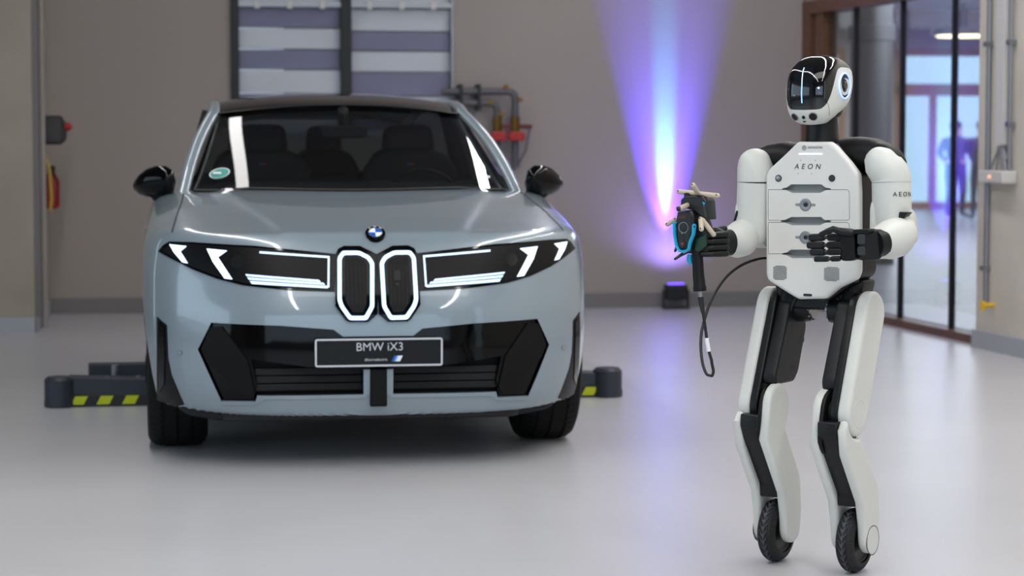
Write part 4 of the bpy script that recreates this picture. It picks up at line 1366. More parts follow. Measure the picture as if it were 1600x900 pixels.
# underside of the head
MB().lathe([(0, .03), (.02, .052), (.05, .06)], (HX, .02, zat(188)), (0, .15, 1), 24).build('jaw_joint', M['rblack2'], bot)

WM = Matrix.Rotation(RROT, 3, 'Z')
def proj(p):
    w = WM @ Vector(p) + RO - Vector((0, 0, CAM_H))
    cx_ = w.x; cz_ = w.y * CP - w.z * SP; cy_ = w.y * SP + w.z * CP
    return 800 + F * cx_ / cz_, 450 - F * cy_ / cz_
HS = []
for ph in np.linspace(-95, 110, 206):
    ap = abs(ph); zl = float(f_low(ap))
    for z in np.linspace(zl + .001, ZTOP - .002, 160):
        p = head_pt(ph, float(z)); a, b_ = proj(p)
        HS.append((a, b_, ph, float(z)))
HSA = np.array(HS)
def hpix(px, py):
    d2 = (HSA[:, 0] - px) ** 2 + (HSA[:, 1] - py) ** 2
    # prefer the side that faces the camera
    d2 = d2 + np.where(HSA[:, 2] < -60, 30, 0)
    i = int(np.argmin(d2)); return HSA[i, 2], HSA[i, 3]
def face_norm(ph, z):
    a, b_, c_ = head_pt(ph - 2, z), head_pt(ph + 2, z), head_pt(ph, z + .004)
    n = (b_ - a).cross(c_ - head_pt(ph, z)).normalized()
    if n.dot(head_pt(ph, z) - Vector((HX, HY, z))) < 0: n = -n
    return n
def head_line(pix, r, name, mat, lift=.0006, parent=None):
    pts = []
    xs = hermite(range(len(pix)), [p[0] for p in pix]); ys = hermite(range(len(pix)), [p[1] for p in pix])
    key = [hpix(float(p[0]), float(p[1])) for p in pix]
    fa_ = hermite(range(len(key)), [k[0] for k in key]); fz = hermite(range(len(key)), [k[1] for k in key])
    for k in range((len(pix) - 1) * 6 + 1):
        t = k / 6; ph, z = float(fa_(t)), float(fz(t)); pts.append(head_pt(ph, z) + face_norm(ph, z) * lift)
    return MB().tube(pts, r, 8).build(name, mat, parent or bot)
vis = bpy.data.objects.get('visor')
# screen patch: conforms to the visor
sc_rows = []
for i in range(13):
    row = []
    for j in range(17):
        px = 1239 + (1270 - 1239) * i / 12; py = 105 + (166 - 105) * j / 16
        ph, z = hpix(px, py); row.append((ph, z))
    sc_rows.append(row)
# a clean patch in (phi, z)
pa, pb = hpix(1239, 135)[0], hpix(1270, 135)[0]; za, zb2 = hpix(1254, 105)[1], hpix(1254, 166)[1]
rows = []
for i in range(13):
    ph = pa + (pb - pa) * i / 12; rows.append([head_pt(ph, zb2 + (za - zb2) * j / 16) + face_norm(ph, zb2 + (za - zb2) * j / 16) * .0005 for j in range(17)])
MB().grid(rows).build('screen', M['screen'], vis, 60)
head_line([(1257, 106), (1254, 134), (1253.5, 161)], .0012, 'light_streak', M['glow'], .0008, vis)
for px, py, mm, r in ((1279, 137.5, M['lav'], .004), (1280, 145, pm('sensor_violet', (110, 80, 140), .2), .004), (1232.5, 139, M['recess'], .0018), (1241, 149, M['recess'], .003)):  # last mark: a window reflection on the visor, put in as grey colour
    ph, z = hpix(px, py); n = face_norm(ph, z); MB().lathe([(-.002, r), (.0008, r * .95)], head_pt(ph, z), n, 4 if r > .0035 else 12).build('sensor_and_reflection', mm, vis)
# chin cameras
for px, py, r in ((1242.5, 182.5, .0125), (1271, 182, .0135), (1256, 183, .0055)):
    ph, z = hpix(px, py); n = face_norm(ph, z); p = head_pt(ph, z)
    cm = MB().lathe([(-.004, r), (.003, r), (.0035, r * .88)], p, n, 28, caps=False).build('camera_ring', M['alu'] if r > .01 else M['ink'], ho)
    MB().lathe([(0, r * .9), (.0030, r * .84), (.0036, r * .4), (.0038, 0)], p, n, 24).build('camera_lens', M['lens_blue'], ho)
ph, z = hpix(1258, 189.5); p = head_pt(ph, z, .0015)
MB().slab([(p.x - .006, p.z + .002), (p.x + .006, p.z + .001), (p.x + .005, p.z - .001), (p.x, p.z - .001), (p.x - .001, p.z - .003), (p.x - .004, p.z - .003)], p.y + .004, p.y - .002).build('chin_mark', M['ink'], ho, 0)
# seam on the cheek
head_line([(1289.5, 157), (1293, 162), (1295, 170), (1295, 180)], .0006, 'cheek_seam', M['gap'], .0012, ho)
# ears
for s in (1, -1):
    ec_ = Xp(1318.5, 134, HX + aX * 1.0)
    ey_, ez_ = ec_.y + .004, ec_.z
    x0 = HX + s * (aX - (.010 if s > 0 else .030))
    hs = MB().slab(rounded([(ey_ - .020, ez_ - .036), (ey_ + .050, ez_ - .036), (ey_ + .048, ez_ + .036), (ey_ - .020, ez_ + .036)], .014), x0 - s * .01, x0 + s * .0085, .003, basis=Bx).build('ear_housing', M['rgrey'], bot)
    xb = x0 + s * .008
    MB().lathe([(0, .0400), (.004, .0400), (.006, .0390), (.006, .0368), (.003, .0362)], (xb, ey_, ez_), (s, 0, 0), 44, caps=False).build('ear_ring', M['ear_glow'], hs)
    MB().lathe([(0, .0362), (.003, .0355), (.002, .022), (.004, .018), (.005, .010), (.0055, 0)], (xb, ey_, ez_), (s, 0, 0), 40).build('ear_disc', M['lens_blue'], hs)
    MB().lathe([(.004, .013), (.008, .011), (.008, 0)], (xb, ey_, ez_), (s, 0, 0), 24).build('ear_lens', M['visor'], hs)

# ---- shoulders
def arm_common(s):
    # yoke: black hood from the torso over the ball
    if s > 0:
        pth = [Yp(1312, 250, .05), Yp(1328, 246, .05), Yp(1346, 244, .045), Yp(1364, 244, .035), Yp(1380, 247, .028), Yp(1390, 251, .024), Yp(1395, 256, .022)]
    else:
        pth = [Yp(1246, 250, .05), Yp(1228, 247, .05), Yp(1208, 250, .045), Yp(1192, 255, .04), Yp(1181, 261, .035)]
    rad = [(.062, .070), (.062, .068), (.060, .065), (.056, .060), (.050, .056), (.044, .052), (.038, .046)] if s > 0 else [(.054, .07), (.053, .066), (.051, .060), (.047, .054), (.042, .048)]
    return MB().tube(pth, rad, 28, round_caps=True).build('shoulder_yoke', M['rblack2'], bot, 60)
yk = arm_common(1); arm_common(-1)
MB().tube([Yp(1372, 243, .012), Yp(1386, 244, .004), Yp(1397, 249, -.004), Yp(1403, 256, -.008), Yp(1404.5, 261, -.01)], [(.042, .042), (.038, .040), (.031, .036), (.024, .032), (.021, .030)], 24).build('shoulder_flap', M['rblack2'], bot, 50)
# little strap clip on the right yoke
c = Yp(1322, 219, .05); MB().tube([c, c + Vector((.02, 0, -.006)), c + Vector((.035, 0, -.005))], [.004, .006, .003], 8).build('strap_clip', M['rblack'], bot)

# right arm (image right)
ra = [Yp(1377, 256, -.03), Yp(1388, 272, -.025), Yp(1393, 284, -.02)]
ua = MB().tube(ra, [(.058, .056), (.060, .060), (.0595, .0595)], 36, round_caps=False)
ua = MB().tube([Yp(1374, 229.5, -.035), Yp(1374, 230.3, -.035), Yp(1374, 232, -.035), Yp(1374.3, 235, -.035), Yp(1374.8, 239.5, -.035), Yp(1375.6, 246, -.035), Yp(1378, 256, -.033), Yp(1384.5, 264, -.028), Yp(1390.5, 272, -.022), Yp(1392.4, 278, -.02), Yp(1392.5, 284, -.02)], [.003, .012, .022, .032, .041, .0485, .054, .0575, .0592, .0598, .0598], 40)
ua.build('shoulder_cap', M['shell'], bot, 50)
p0, p1 = Yp(1392.5, 284.5, -.02), Yp(1394.5, 345, -.02)
up1 = MB().tube([p0, p0.lerp(p1, .5), p1, Yp(1394, 362, -.02), Yp(1394, 372, -.02), Yp(1394, 378, -.02)], [.0585, .059, .0575, .050, .036, .016], 40).build('upper_arm', M['shell'], bot, 50)
MB().tube([p0 + Vector((0, 0, .004)), p0 - Vector((0, 0, .001))], .0578, 36).build('arm_seam', M['gap'], up1)
# wrapped lettering on the arm
def wrap_text(s_, size, centre, R, ang0, zc, mat, parent, spacing=1.2):
    o = text_obj('arm_text', s_, size, mat, parent, Matrix.Identity(4), extrude=.0003, spacing=spacing)
    for v in o.data.vertices:
        a = ang0 + v.co.x / R; rr = R + v.co.z + .0006; z = v.co.y
        v.co = Vector((centre.x + math.sin(a) * rr, centre.y - math.cos(a) * rr, zc + z))
    return o
wc = Yp(1394, 303, -.02)
wrap_text('AEON', .0195, wc, .0588, math.radians(58), wc.z, M['ink'], up1, 1.45)
# elbow block and forearm bulb
MB().lathe([(-.046, .046), (-.038, .054), (.05, .054), (.058, .046)], Yp(1396, 352, -.01), (1, 0, 0), 36).build('elbow', M['shell'], bot, 50)
MB().slab(rounded([(lambda q: (q.x, q.z))(Yp(a_, b_, -.07)) for a_, b_ in ((1404, 331), (1418, 332), (1411, 340), (1406, 350), (1402, 349))], .003), -.066, -.03, .002).build('elbow_gap', M['rblack'], bot)
MB().slab(stadium_path([(Yp(1386, 330, -.02).y, Yp(1386, 330, -.02).z), (Yp(1386, 360, -.02).y, Yp(1386, 360, -.02).z)], .045, 12), Yp(1386, 330, -.02).x - .040, Yp(1386, 330, -.02).x + .03, .012, basis=Bx).build('elbow_cover', M['shell'], bot, 50)
fa1 = [Yp(1411, 352, -.0), Yp(1409, 364, -.03), Yp(1400, 371, -.075), Yp(1389, 375, -.11), Yp(1379, 378, -.135)]
MB().tube(fa1, [(.034, .036), (.052, .050), (.060, .058), (.059, .057), (.051, .051)], 36, round_caps=True).build('forearm', M['shell'], bot, 60)
MB().tube([Yp(1378, 379, -.15), Yp(1366, 381, -.18)], [(.042, .041), (.041, .038)], 28).build('wrist_cuff', M['rblack'], bot, 50)
MB().tube([Yp(1371, 379, -.160), Yp(1369.5, 379, -.164)], [(.0425, .0415)] * 2, 28).build('wrist_light', pm('wrist_red', (200, 50, 50), .4, emit=(220, 60, 50), es=.4), bot)

def box_link(p, q, w, h, mat, name, parent, bev=.003, up=(0, 0, 1)):
    """rounded bar from p to q: width w (along up), thickness h"""
    p, q = Vector(p), Vector(q); t = (q - p).normalized(); u = Vector(up); u = (u - t * u.dot(t)).normalized(); n = t.cross(u); L = (q - p).length
    o_ = rounded([(0, -w / 2), (L, -w / 2), (L, w / 2), (0, w / 2)], min(w * .45, L * .3), 4)
    return MB().slab(o_, -h / 2, h / 2, bev, 3, basis=lambda a, b_, c_: p + t * a + u * b_ + n * c_).build(name, mat, parent, 45)
# right hand: wrist, palm and five fingers, side on, back of the hand to the camera
HD = -.205
w1 = box_link(Yp(1374, 381, HD + .05), Yp(1338, 383.5, HD), .092, .06, M['rblack'], 'hand_base', bot, .008)
box_link(Yp(1363, 361, HD - .002), Yp(1320, 363, HD), .014, .052, M['rblack2'], 'hand_top_plate', w1, .003)
box_link(Yp(1352, 374, HD - .025), Yp(1340, 374, HD - .025), .03, .008, M['rgrey'], 'hand_actuator', w1, .002)
box_link(Yp(1352, 392, HD - .025), Yp(1340, 392, HD - .025), .026, .008, M['rgrey'], 'hand_actuator', w1, .002)
pm_ = box_link(Yp(1339, 385, HD - .005), Yp(1315, 385.5, HD - .008), .084, .036, M['rblack2'], 'palm', bot, .006)
fing = [((1316, 371), (1292.5, 370.5), (1264.5, 371.5), 10.2), ((1316, 382.5), (1292, 383), (1261.5, 383.2), 9.8), ((1316, 393), (1293, 393.5), (1266.5, 394.2), 9.4), ((1314, 404), (1298, 404.5), (1273, 405), 7.6)]
for k, (a, b_, c_, wpx) in enumerate(fing):
    w = wpx * 1.12 / 510; dd = HD - .012 - .004 * k
    A_, B_, C_ = Yp(*a, dd), Yp(*b_, dd - .006), Yp(*c_, dd + .002)
    fg = box_link(A_, B_, w, .020, M['rblack'], 'finger', pm_, .005)
    MB().tube([A_.lerp(B_, .85), B_.lerp(C_, .18)], .0055, 10).build('knuckle', M['rgrey'], pm_)
    box_link(B_.lerp(C_, .12), C_, w * 1.02, .019, M['rblack'], 'fingertip', pm_, .006)
T0, T1, T2, T3 = Yp(1330, 364, HD - .02), Yp(1313, 361.5, HD - .035), Yp(1302, 358, HD - .045), Yp(1283, 366, HD - .05)
MB().tube([T0, T1], [.013, .0115], 14, round_caps=True).build('thumb', M['rblack'], pm_)
MB().tube([T1, T2, Yp(1293, 361.5, HD - .05), T3], [.0105, .010, .009, .0075], 14, round_caps=True).build('thumb_tip', M['rblack'], pm_)

# left arm (image left): elbow bent, forearm pointing at the camera
p0, p1 = Yp(1182, 262, -.02), Yp(1181, 284, -.02)
ua = MB().tube([Yp(1180, 232, -.02), Yp(1180, 232.8, -.02), Yp(1180, 235, -.02), Yp(1180, 238.5, -.02), Yp(1180, 243, -.02), Yp(1180, 250, -.02), Yp(1180.5, 260, -.02), Yp(1181.5, 271, -.02), Yp(1181.5, 284, -.02)], [.003, .014, .026, .036, .0445, .0515, .0565, .0588, .059], 40)
ua.build('shoulder_cap', M['shell'], bot, 50)
p0, p1 = Yp(1181.5, 285.5, -.02), Yp(1179, 345, -.02)
up2 = MB().tube([p0, p1, Yp(1180, 364, -.02), Yp(1182, 378, -.02), Yp(1183, 386, -.02)], [.0585, .058, .055, .043, .022], 40).build('upper_arm', M['shell'], bot, 50)
MB().tube([p0 + Vector((0, 0, .004)), p0 - Vector((0, 0, .001))], .0578, 36).build('arm_seam', M['gap'], up2)
MB().lathe([(-.05, .040), (-.04, .050), (.05, .050), (.058, .04)], Yp(1178, 362, .0), (1, 0, 0), 36).build('elbow', M['shell'], bot, 50)
MB().slab(stadium_path([(Yp(1170, 330, -.02).y, Yp(1170, 330, -.02).z), (Yp(1170, 362, -.02).y, Yp(1170, 362, -.02).z)], .044, 12), Yp(1170, 330, -.02).x - .03, Yp(1170, 330, -.02).x + .05, .012, basis=Bx).build('elbow_cover', M['shell'], bot, 50)
MB().slab(rounded([(lambda q: (q.x, q.z))(Yp(a_, b_, -.07)) for a_, b_ in ((1149, 329), (1154, 330), (1150, 340), (1146, 350), (1144, 348))], .002), -.066, -.03, .002).build('elbow_gap', M['rblack'], bot)
fl = [Yp(1168, 362, .0), Yp(1164, 366, -.035), Yp(1159, 372, -.08), Yp(1150, 376, -.12), Yp(1140, 378, -.15)]
MB().tube(fl, [(.040, .038), (.052, .048), (.0575, .054), (.054, .050), (.044, .042)], 36, round_caps=True).build('forearm', M['shell'], bot, 60)
wl_ = MB().tube([Yp(1140, 379, -.17), Yp(1126, 379.5, -.205), Yp(1117, 380, -.24)], [(.041, .036), (.043, .036), (.042, .034)], 28).build('wrist_cuff', M['rblack'], bot, 50)
MB().tube([Yp(1131, 356.5, -.21), Yp(1114, 361, -.24)], [(.008, .02), (.008, .018)], 12, round_caps=True).build('hand_top_plate', M['rblack2'], wl_)
box_link(Yp(1127, 362, -.235), Yp(1127, 396, -.235), .016, .03, M['rgrey'], 'hand_actuator', wl_, .003, up=(1, 0, 0))
# left hand: palm behind the scanner, fingers closed round its rear grip
GR = Yp(1098, 380, -.335)
pl_ = box_link(Yp(1112, 362, -.265), Yp(1110, 399, -.262), .044, .03, M['rblack2'], 'palm', bot, .006, up=(1, 0, 0))
for k in range(4):
    zc = Yp(1108, 366 + k * 9.8, -.28).z
    base = Vector((GR.x + .034, -.285, zc))
    pts = [base + Vector((.012, .012, 0)), base + Vector((.004, -.022, 0)), base + Vector((-.004, -.048, 0))]
    MB().tube(pts, [.0105, .010, .009], 12, round_caps=True).build('finger', M['rblack'], pl_)
    MB().tube([pts[-1] + Vector((-.004, -.004, 0)), pts[-1] + Vector((-.026, -.012, 0)), pts[-1] + Vector((-.040, .004, 0))], [.009, .0085, .007], 12, round_caps=True).build('fingertip', M['rblack'], pl_)
th0 = Vector((GR.x + .01, -.272, Yp(1100, 360, -.28).z))
MB().tube([th0 + Vector((.02, .01, -.01)), th0, th0 + Vector((-.03, -.02, -.004)), th0 + Vector((-.05, -.045, -.006))], [.012, .011, .0095, .008], 12, round_caps=True).build('thumb', M['rblack'], pl_)

# ---- pelvis and hips
MB().slab(rounded([(-.13, .80), (.13, .80), (.155, .90), (-.155, .90)], .02), -.0, .10, .012).build('pelvis', M['rblack'], bot)
for s in (-1, 1):
    dy = .045 if s < 0 else 0
    h = MB().lathe([(0, .038), (.02, .042), (.06, .042), (.065, .034)], (s * .04, .02 + dy * .6, .80), (s, 0, 0), 32).build('hip_motor', M['rblack'], bot)
    MB().lathe([(-.01, .030), (.002, .030)], (s * .04, .02 + dy * .6, .80), (s, 0, 0), 28).build('hip_ring', M['alu'], h)
    for k in range(10):
        a = 2 * math.pi * k / 10
        MB().lathe([(0, .0035), (-.004, .0035)], (s * .039, .02 + dy * .6 + math.cos(a) * .035, .80 + math.sin(a) * .035), (s, 0, 0), 8).build('bolt', M['alu'], h)
    MB().tube([(s * .10, .03, .90), (s * .105, .02, .82)], [(.03, .035), (.03, .035)], 16).build('hip_bracket', M['rblack2'], bot)
    MB().tube([(s * .05, .05, .87), (s * .07, .0, .84), (s * .095, .0, .79)], .006, 8).build('hip_cable', M['rblack'], bot)

# ---- legs
def leg(s):
    dH, dK, dW = (.05, .045, .03) if s < 0 else (0, 0, 0)
    def D(y, z):
        if z > .5: return (y + dK + (dH - dK) * min(1, (z - .5) / .3), z)
        return (y + dW + (dK - dW) * (z - .1) / .4, z)
    H, K, W = (-.008, .795), (-.125, .505), (-.0147 if s > 0 else -.0147, .100)
    Hs, Ks, Ws = D(*H), D(*K), D(*W)
    x = lambda a: s * a
    # thigh frame: dark rounded slab with a bevelled ridge, plus a thinner inner skin
    th_ = MB().slab(stadium_path([Hs, Ks], [.066, .066], 10), x(.132), x(.158), .005, 3, basis=Bx).build('thigh_frame', M['rblack'], bot, 50)
    inner = [D(-.050, .83), D(-.01, .84), D(.055, .77), D(.062, .735), D(.01, .60), D(-.02, .572), D(-.150, .572), D(-.155, .60)]
    MB().slab(rounded(inner, .012), x(.088), x(.134), .007, 2, basis=Bx).build('thigh_battery', M['rgrey2'], bot, 50)
    for (yy_, zz) in (D(.03, .70), D(-.03, .615)):
        MB().lathe([(0, .014), (.0015, .013), (.0015, .010), (0, .009)], (x(.0885), yy_, zz), (-s, 0, 0), 24, caps=False).build('port_ring', M['ink'], th_)
    for (yy_, zz) in (D(-.035, .735), D(-.085, .62)):
        MB().lathe([(0, .005), (.001, .005)], (x(.0882), yy_, zz), (-s, 0, 0), 12).build('screw', M['ink'], th_)
    # white outer thigh plate
    tp = MB().slab(stadium_path([Hs, Ks], [.071, .070], 14), x(.158), x(.200), .012, 3, basis=Bx).build('thigh_plate', M['shell'], bot, 50)
    MB().lathe([(0, .044), (.0012, .043), (.0012, .0415), (0, .0405)], (x(.1995), Ks[0], Ks[1]), (s, 0, 0), 36, caps=False).build('joint_cover', M['shell'], tp)
    # shin: dark core
    A_, B_ = D(-.178, .43), D(-.045, .255)
    core = [D(-.226, .486), D(-.09, .486), D(-.075, .43), D(.01, .262), D(.02, .212), D(-.078, .212), D(-.083, .252), D(-.200, .405), D(-.226, .45)]
    MB().slab(rounded(core, .006, 2), x(.110), x(.170), .003, 2, basis=Bx).build('shin_core', M['rblack'], bot, 50)
    # knee cleft: two cheeks and a hinge drum
    MB().lathe([(0, .045), (.022, .045)], (x(.114), Ks[0], Ks[1]), (s, 0, 0), 32).build('knee_drum', M['rgrey'], bot)
    for xx in (.107,):
        MB().slab(stadium_path([(Ks[0] - .010, Ks[1] + .002), D(-.157, .44)], [.068, .064], 10), x(xx), x(xx + .013), .004, 2, basis=Bx).build('knee_cheek', M['rblack2'], bot, 50)
    # white inner plate: rounded over the knee
    ip = [D(-.125 - .01, .507), D(-.155, .42), D(-.032, .25), D(-.015, .165), D(-.0147, .115)]
    MB().slab(stadium_path(ip, [.070, .062, .060, .056, .050], 12), x(.080), x(.110), .010, 3, basis=Bx).build('shin_plate', M['shell'], bot, 50)
    # white outer plate: begins under the thigh plate with a round notch
    Rn = .076; notch = []
    for k in range(9):
        a = math.radians(192 + (280 - 192) * k / 8)
        notch.append((Ks[0] + Rn * math.cos(a), Ks[1] + Rn * math.sin(a)))
    cl = stadium_path([D(-.155, .42), D(-.032, .25), D(-.015, .165), D(-.0147, .115)], [.062, .060, .056, .051], 14)
    n = 4
    # drop the top half circle, put the notch there
    Lside = cl[:4]; bottom = cl[4:4 + 13]; Rside = cl[17:21]
    fr = [notch[0]] if Lside[0][0] < Rside[-1][0] else [notch[-1]]
    if Lside[0][0] < Rside[-1][0]:
        outl = [D(-.218, .47)] + Lside + bottom + Rside + list(reversed(notch))
    else:
        outl = [D(-.094, .415)] + Lside[1:] + bottom + Rside + [D(-.222, .462)] + notch
    op = MB().slab(outl, x(.170), x(.200), .010, 3, basis=Bx).build('shin_plate', M['shell'], bot, 50)
    MB().lathe([(0, .046), (.0012, .046), (.0012, .0438), (0, .0438)], (x(.1995), Ws[0], Ws[1] + .005), (s, 0, 0), 40, caps=False).build('hub_ring', M['ink'], op)
    MB().lathe([(0, .0436), (.001, .0430), (.001, 0)], (x(.1995), Ws[0], Ws[1] + .005), (s, 0, 0), 40).build('hub_cap', M['shell'], op)
    # wheel
    w = bpy.data.objects.new('wheel', None); COL.objects.link(w); w.parent = bot; w.location = (x(.14), Ws[0], .100)
    return w, Ws
tread_grey = pm('tread_dusty', (70, 72, 76), .75, noise=(80, .1))
tread_black = pm('tread_black', (14, 14, 16), .65)
def robot_wheel(w):
    n, m_ = 360, 46
    prof = []
    for k in range(m_ + 1):
        a = -1.75 + 3.5 * k / m_
        prof.append((.029 * math.sin(a) if abs(a) < 1.57 else .029 * math.copysign(1, a) - .0 , .072 + .028 * math.cos(a)))
    rows = []; mats_ = []
    def dep(k, j):
        x, r = prof[j]; u = abs(x) / .029
        fr_ = (k * 28 / n + u * 1.5) % 1.0
        if u < .05: return 0.0, 1
        if u < .48: return (0.0, 1) if fr_ < .62 - .95 * u else (.0028, 0)
        if u < .72: return 0.0, 0
        fr2 = (k * 60 / n) % 1.0
        return (.0018, 0) if (fr2 < .4 and u < .97) else (0.0, 0)
    for k in range(n):
        a = 2 * math.pi * k / n; row = []
        for j, (x, r) in enumerate(prof):
            rr = r - dep(k, j)[0]; row.append((x, math.cos(a) * rr, math.sin(a) * rr))
        rows.append(row)
    mb = MB().grid(rows, closed_u=True)
    mi = []
    for k in range(n):
        for j in range(m_):
            mi.append(dep(k, j)[1] if dep(k, j)[1] == dep(k, j + 1)[1] or abs(prof[j][0]) < .004 else dep(k, j + 1)[1])
    mb.mi = mi
    t = mb.build('tyre', [tread_black, tread_grey], w, 25)
    MB().lathe([(-.02, .072), (-.024, .066), (-.012, .05), (-.02, .02), (-.02, 0)], (0, 0, 0), (1, 0, 0), 32).build('rim', M['rblack'], w)
    MB().lathe([(.02, .072), (.024, .066), (.012, .05), (.02, .02), (.02, 0)], (0, 0, 0), (1, 0, 0), 32).build('rim', M['rblack'], w)
for s in (1, -1):
    w, Ws = leg(s); robot_wheel(w)

# ================================================================== THE SCANNER IN THE LEFT HAND
M['rod'] = pm('rod_beige', (190, 176, 156), .45)
M['cyan'] = pm('cyan_bracket', (20, 160, 205), .35)
M['scan'] = pm('scanner_black', (14, 15, 18), .4)
M['cableb'] = pm('cable_black', (16, 16, 18), .45)
sc_ = empty('handheld_scanner', RO, RROT, 'black handheld scanner with beige rods and cyan bracket held in front of the robot', 'scanner')
SD = -.375
def sx(pts, d=SD): return xz(pts, d)
MB().slab(rounded(sx([(1058, 330), (1079, 328), (1083.5, 336), (1084, 352), (1080, 372), (1075, 392), (1060, 390), (1056, 372), (1055, 348)]), .006), SD, SD + .06, .007, 3).build('scanner_body', M['scan'], sc_)
MB().slab(rounded(sx([(1083, 345), (1100, 342), (1107, 365), (1105, 385), (1094, 396), (1072, 396), (1080, 375)], SD + .03), .008), SD + .022, SD + .075, .008, 3).build('scanner_side', M['scan'], sc_)
MB().slab(rounded(sx([(1086, 372), (1103, 366), (1104.5, 384), (1093, 394), (1085, 392)], SD + .02), .006), SD + .016, SD + .03, .004, 3).build('green_glow_panel', pm('scanner_green', (8, 50, 30), .3), sc_)
up2_ = MB().slab(rounded(sx([(1064, 312), (1072, 306), (1098, 305), (1105, 314), (1107, 344), (1097, 340), (1082, 328), (1064, 324)], SD + .02), .004), SD + .015, SD + .075, .006, 3).build('scanner_head', M['scan'], sc_)
c = Yp(1099, 318, SD + .014)
MB().slab(rounded(sx([(1097, 315), (1102, 317), (1099.5, 322)], SD + .0145), .0005, 1), SD + .0145, SD + .016).build('scanner_logo', M['cyan'], up2_, 0)
text_obj('scanner_text', 'HEXAGON', .0085, M['ink2'], up2_, face_M(Yp(1101, 329, SD + .0142), Vector((.22, 0, -.97)), Vector((.97, 0, .22))), extrude=.0003)
c = Yp(1074, 308, SD + .03)
MB().lathe([(-.01, .010), (.012, .010), (.013, .007)], c + Vector((0, 0, .0)), (0, 0, 1), 20).build('top_knob', M['scan'], up2_)
# dial, window, lens
c = Yp(1068, 355.5, SD); bd_ = sc_
MB().lathe([(-.001, .0165), (.0012, .0165), (.0012, .0150), (-.001, .0150)], c, (0, -1, 0), 36, caps=False).build('dial_ring', M['alu'], sc_)
MB().lathe([(-.001, .0148), (.002, .014), (.003, 0)], c, (0, -1, 0), 32).build('dial', M['scan'], sc_)
MB().slab(rounded(sx([(1060, 336.5), (1072, 336), (1072, 341.5), (1060.5, 342)]), .001, 2), SD + .002, SD - .001, .0004, 2).build('status_window', pm('window_red', (70, 10, 14), .2), sc_, 0)
for px, cc in ((1065.5, (210, 150, 150)), (1069, (60, 120, 70)), (1071.5, (60, 120, 70))):
    c = Yp(px, 364.5, SD); MB().lathe([(0, .0016), (.001, .0016)], c, (0, -1, 0), 8).build('indicator', pm('indicator_dot', cc, .4), sc_)
c = Yp(1066.5, 381.5, SD)
MB().lathe([(-.001, .0105), (.003, .010), (.003, .007), (.001, .006), (.001, 0)], c, (0, -1, 0), 28).build('lens_ring', M['rgrey'], sc_)
MB().lathe([(0, .0055), (.0022, .005), (.003, 0)], c, (0, -1, 0), 20).build('lens', pm('lens_red', (120, 30, 20), .15), sc_)
# cyan bracket
cb_ = sx([(1054, 349), (1054.5, 366), (1057, 383), (1062, 391.5), (1069, 393.5), (1076.5, 390), (1079, 378), (1084, 366), (1085, 353)], SD)
cy_ = MB().tube([(x_, SD - .001, z_) for x_, z_ in cb_], [(.004, .008)] * 3 + [(.0045, .009)] * 3 + [(.005, .009)] * 2 + [(.007, .008)], 12, round_caps=True, upv=(1, 0, 0)).build('bracket', M['cyan'], sc_)
MB().lathe([(0, .0028), (.001, .0028)], Yp(1085, 354, SD - .011), (0, -1, 0), 10).build('bracket_hole', M['ink'], cy_)
MB().tube([Yp(1078, 398, SD + .03), Yp(1077, 406, SD + .03), Yp(1080, 413, SD + .03)], [.008, .008, .006], 12).build('bracket', M['cyan'], sc_)
# beige tubes with dark bored tips
def rod(a, b_, da, db, r=.0078):
    A_, B_ = Yp(*a, da), Yp(*b_, db)
    o = MB().tube([A_, B_], r, 18, round_caps=True).build('marker_rod', M['rod'], sc_)
    t = (B_ - A_).normalized()
    for p in (A_, B_):
        MB().lathe([(0, .0024), (.0008, .0024)], p + Vector((.0, -r * .93, r * .35)), (0, -1, .3), 8).build('rod_hole', M['ink'], o)
    return o
rod((1061, 299.5), (1121, 306), SD + .035, SD + .03)
rod((1083, 289.5), (1091, 303), SD - .02, SD + .03)
rod((1064, 325), (1075, 320), SD - .03, SD + .02)
rod((1043, 350.5), (1056, 343), SD + .02, SD + .03, .0070)
rod((1095, 342.5), (1096, 358), SD - .01, SD - .03, .0074)
rod((1098, 344), (1115, 366.5), SD + .01, SD + .03, .0074)
MB().lathe([(0, .0075), (.008, .007)], Yp(1062, 326, SD - .034), (-.6, -.8, -.1), 16).build('rod_cap', M['scan'], sc_)
# prongs and pistol grip
MB().tube([Yp(1072, 394, SD + .02), Yp(1063, 399, SD + .01), Yp(1055, 404.5, SD)], [.006, .005, .0042], 10, round_caps=True).build('prong', M['scan'], sc_)
MB().tube([Yp(1058, 384, SD + .03), Yp(1055, 392, SD + .02)], [.005, .004], 10, round_caps=True).build('prong', M['scan'], sc_)
GD = SD + .035
g_ = MB().tube([Yp(1089, 392, GD), Yp(1090, 402, GD), Yp(1091.5, 430, GD), Yp(1093, 446, GD), Yp(1093.3, 450, GD), Yp(1093.6, 455, GD)], [.017, .0165, .0175, .0185, .0205, .0195], 24).build('grip', M['rblack2'], sc_)
MB().tube([Yp(1098, 350, GD + .03), Yp(1097, 392, GD + .02), Yp(1091, 402, GD)], [.012, .013, .014], 16).build('rear_grip', M['scan'], sc_)
MB().tube([Yp(1094, 455, GD), Yp(1094.5, 464, GD)], .0075, 16).build('connector', M['alu'], sc_)
MB().tube([Yp(1094.6, 464, GD), Yp(1096, 474, GD), Yp(1098.5, 489, GD)], [.0095, .0085, .006], 14).build('strain_relief', M['cableb'], sc_)
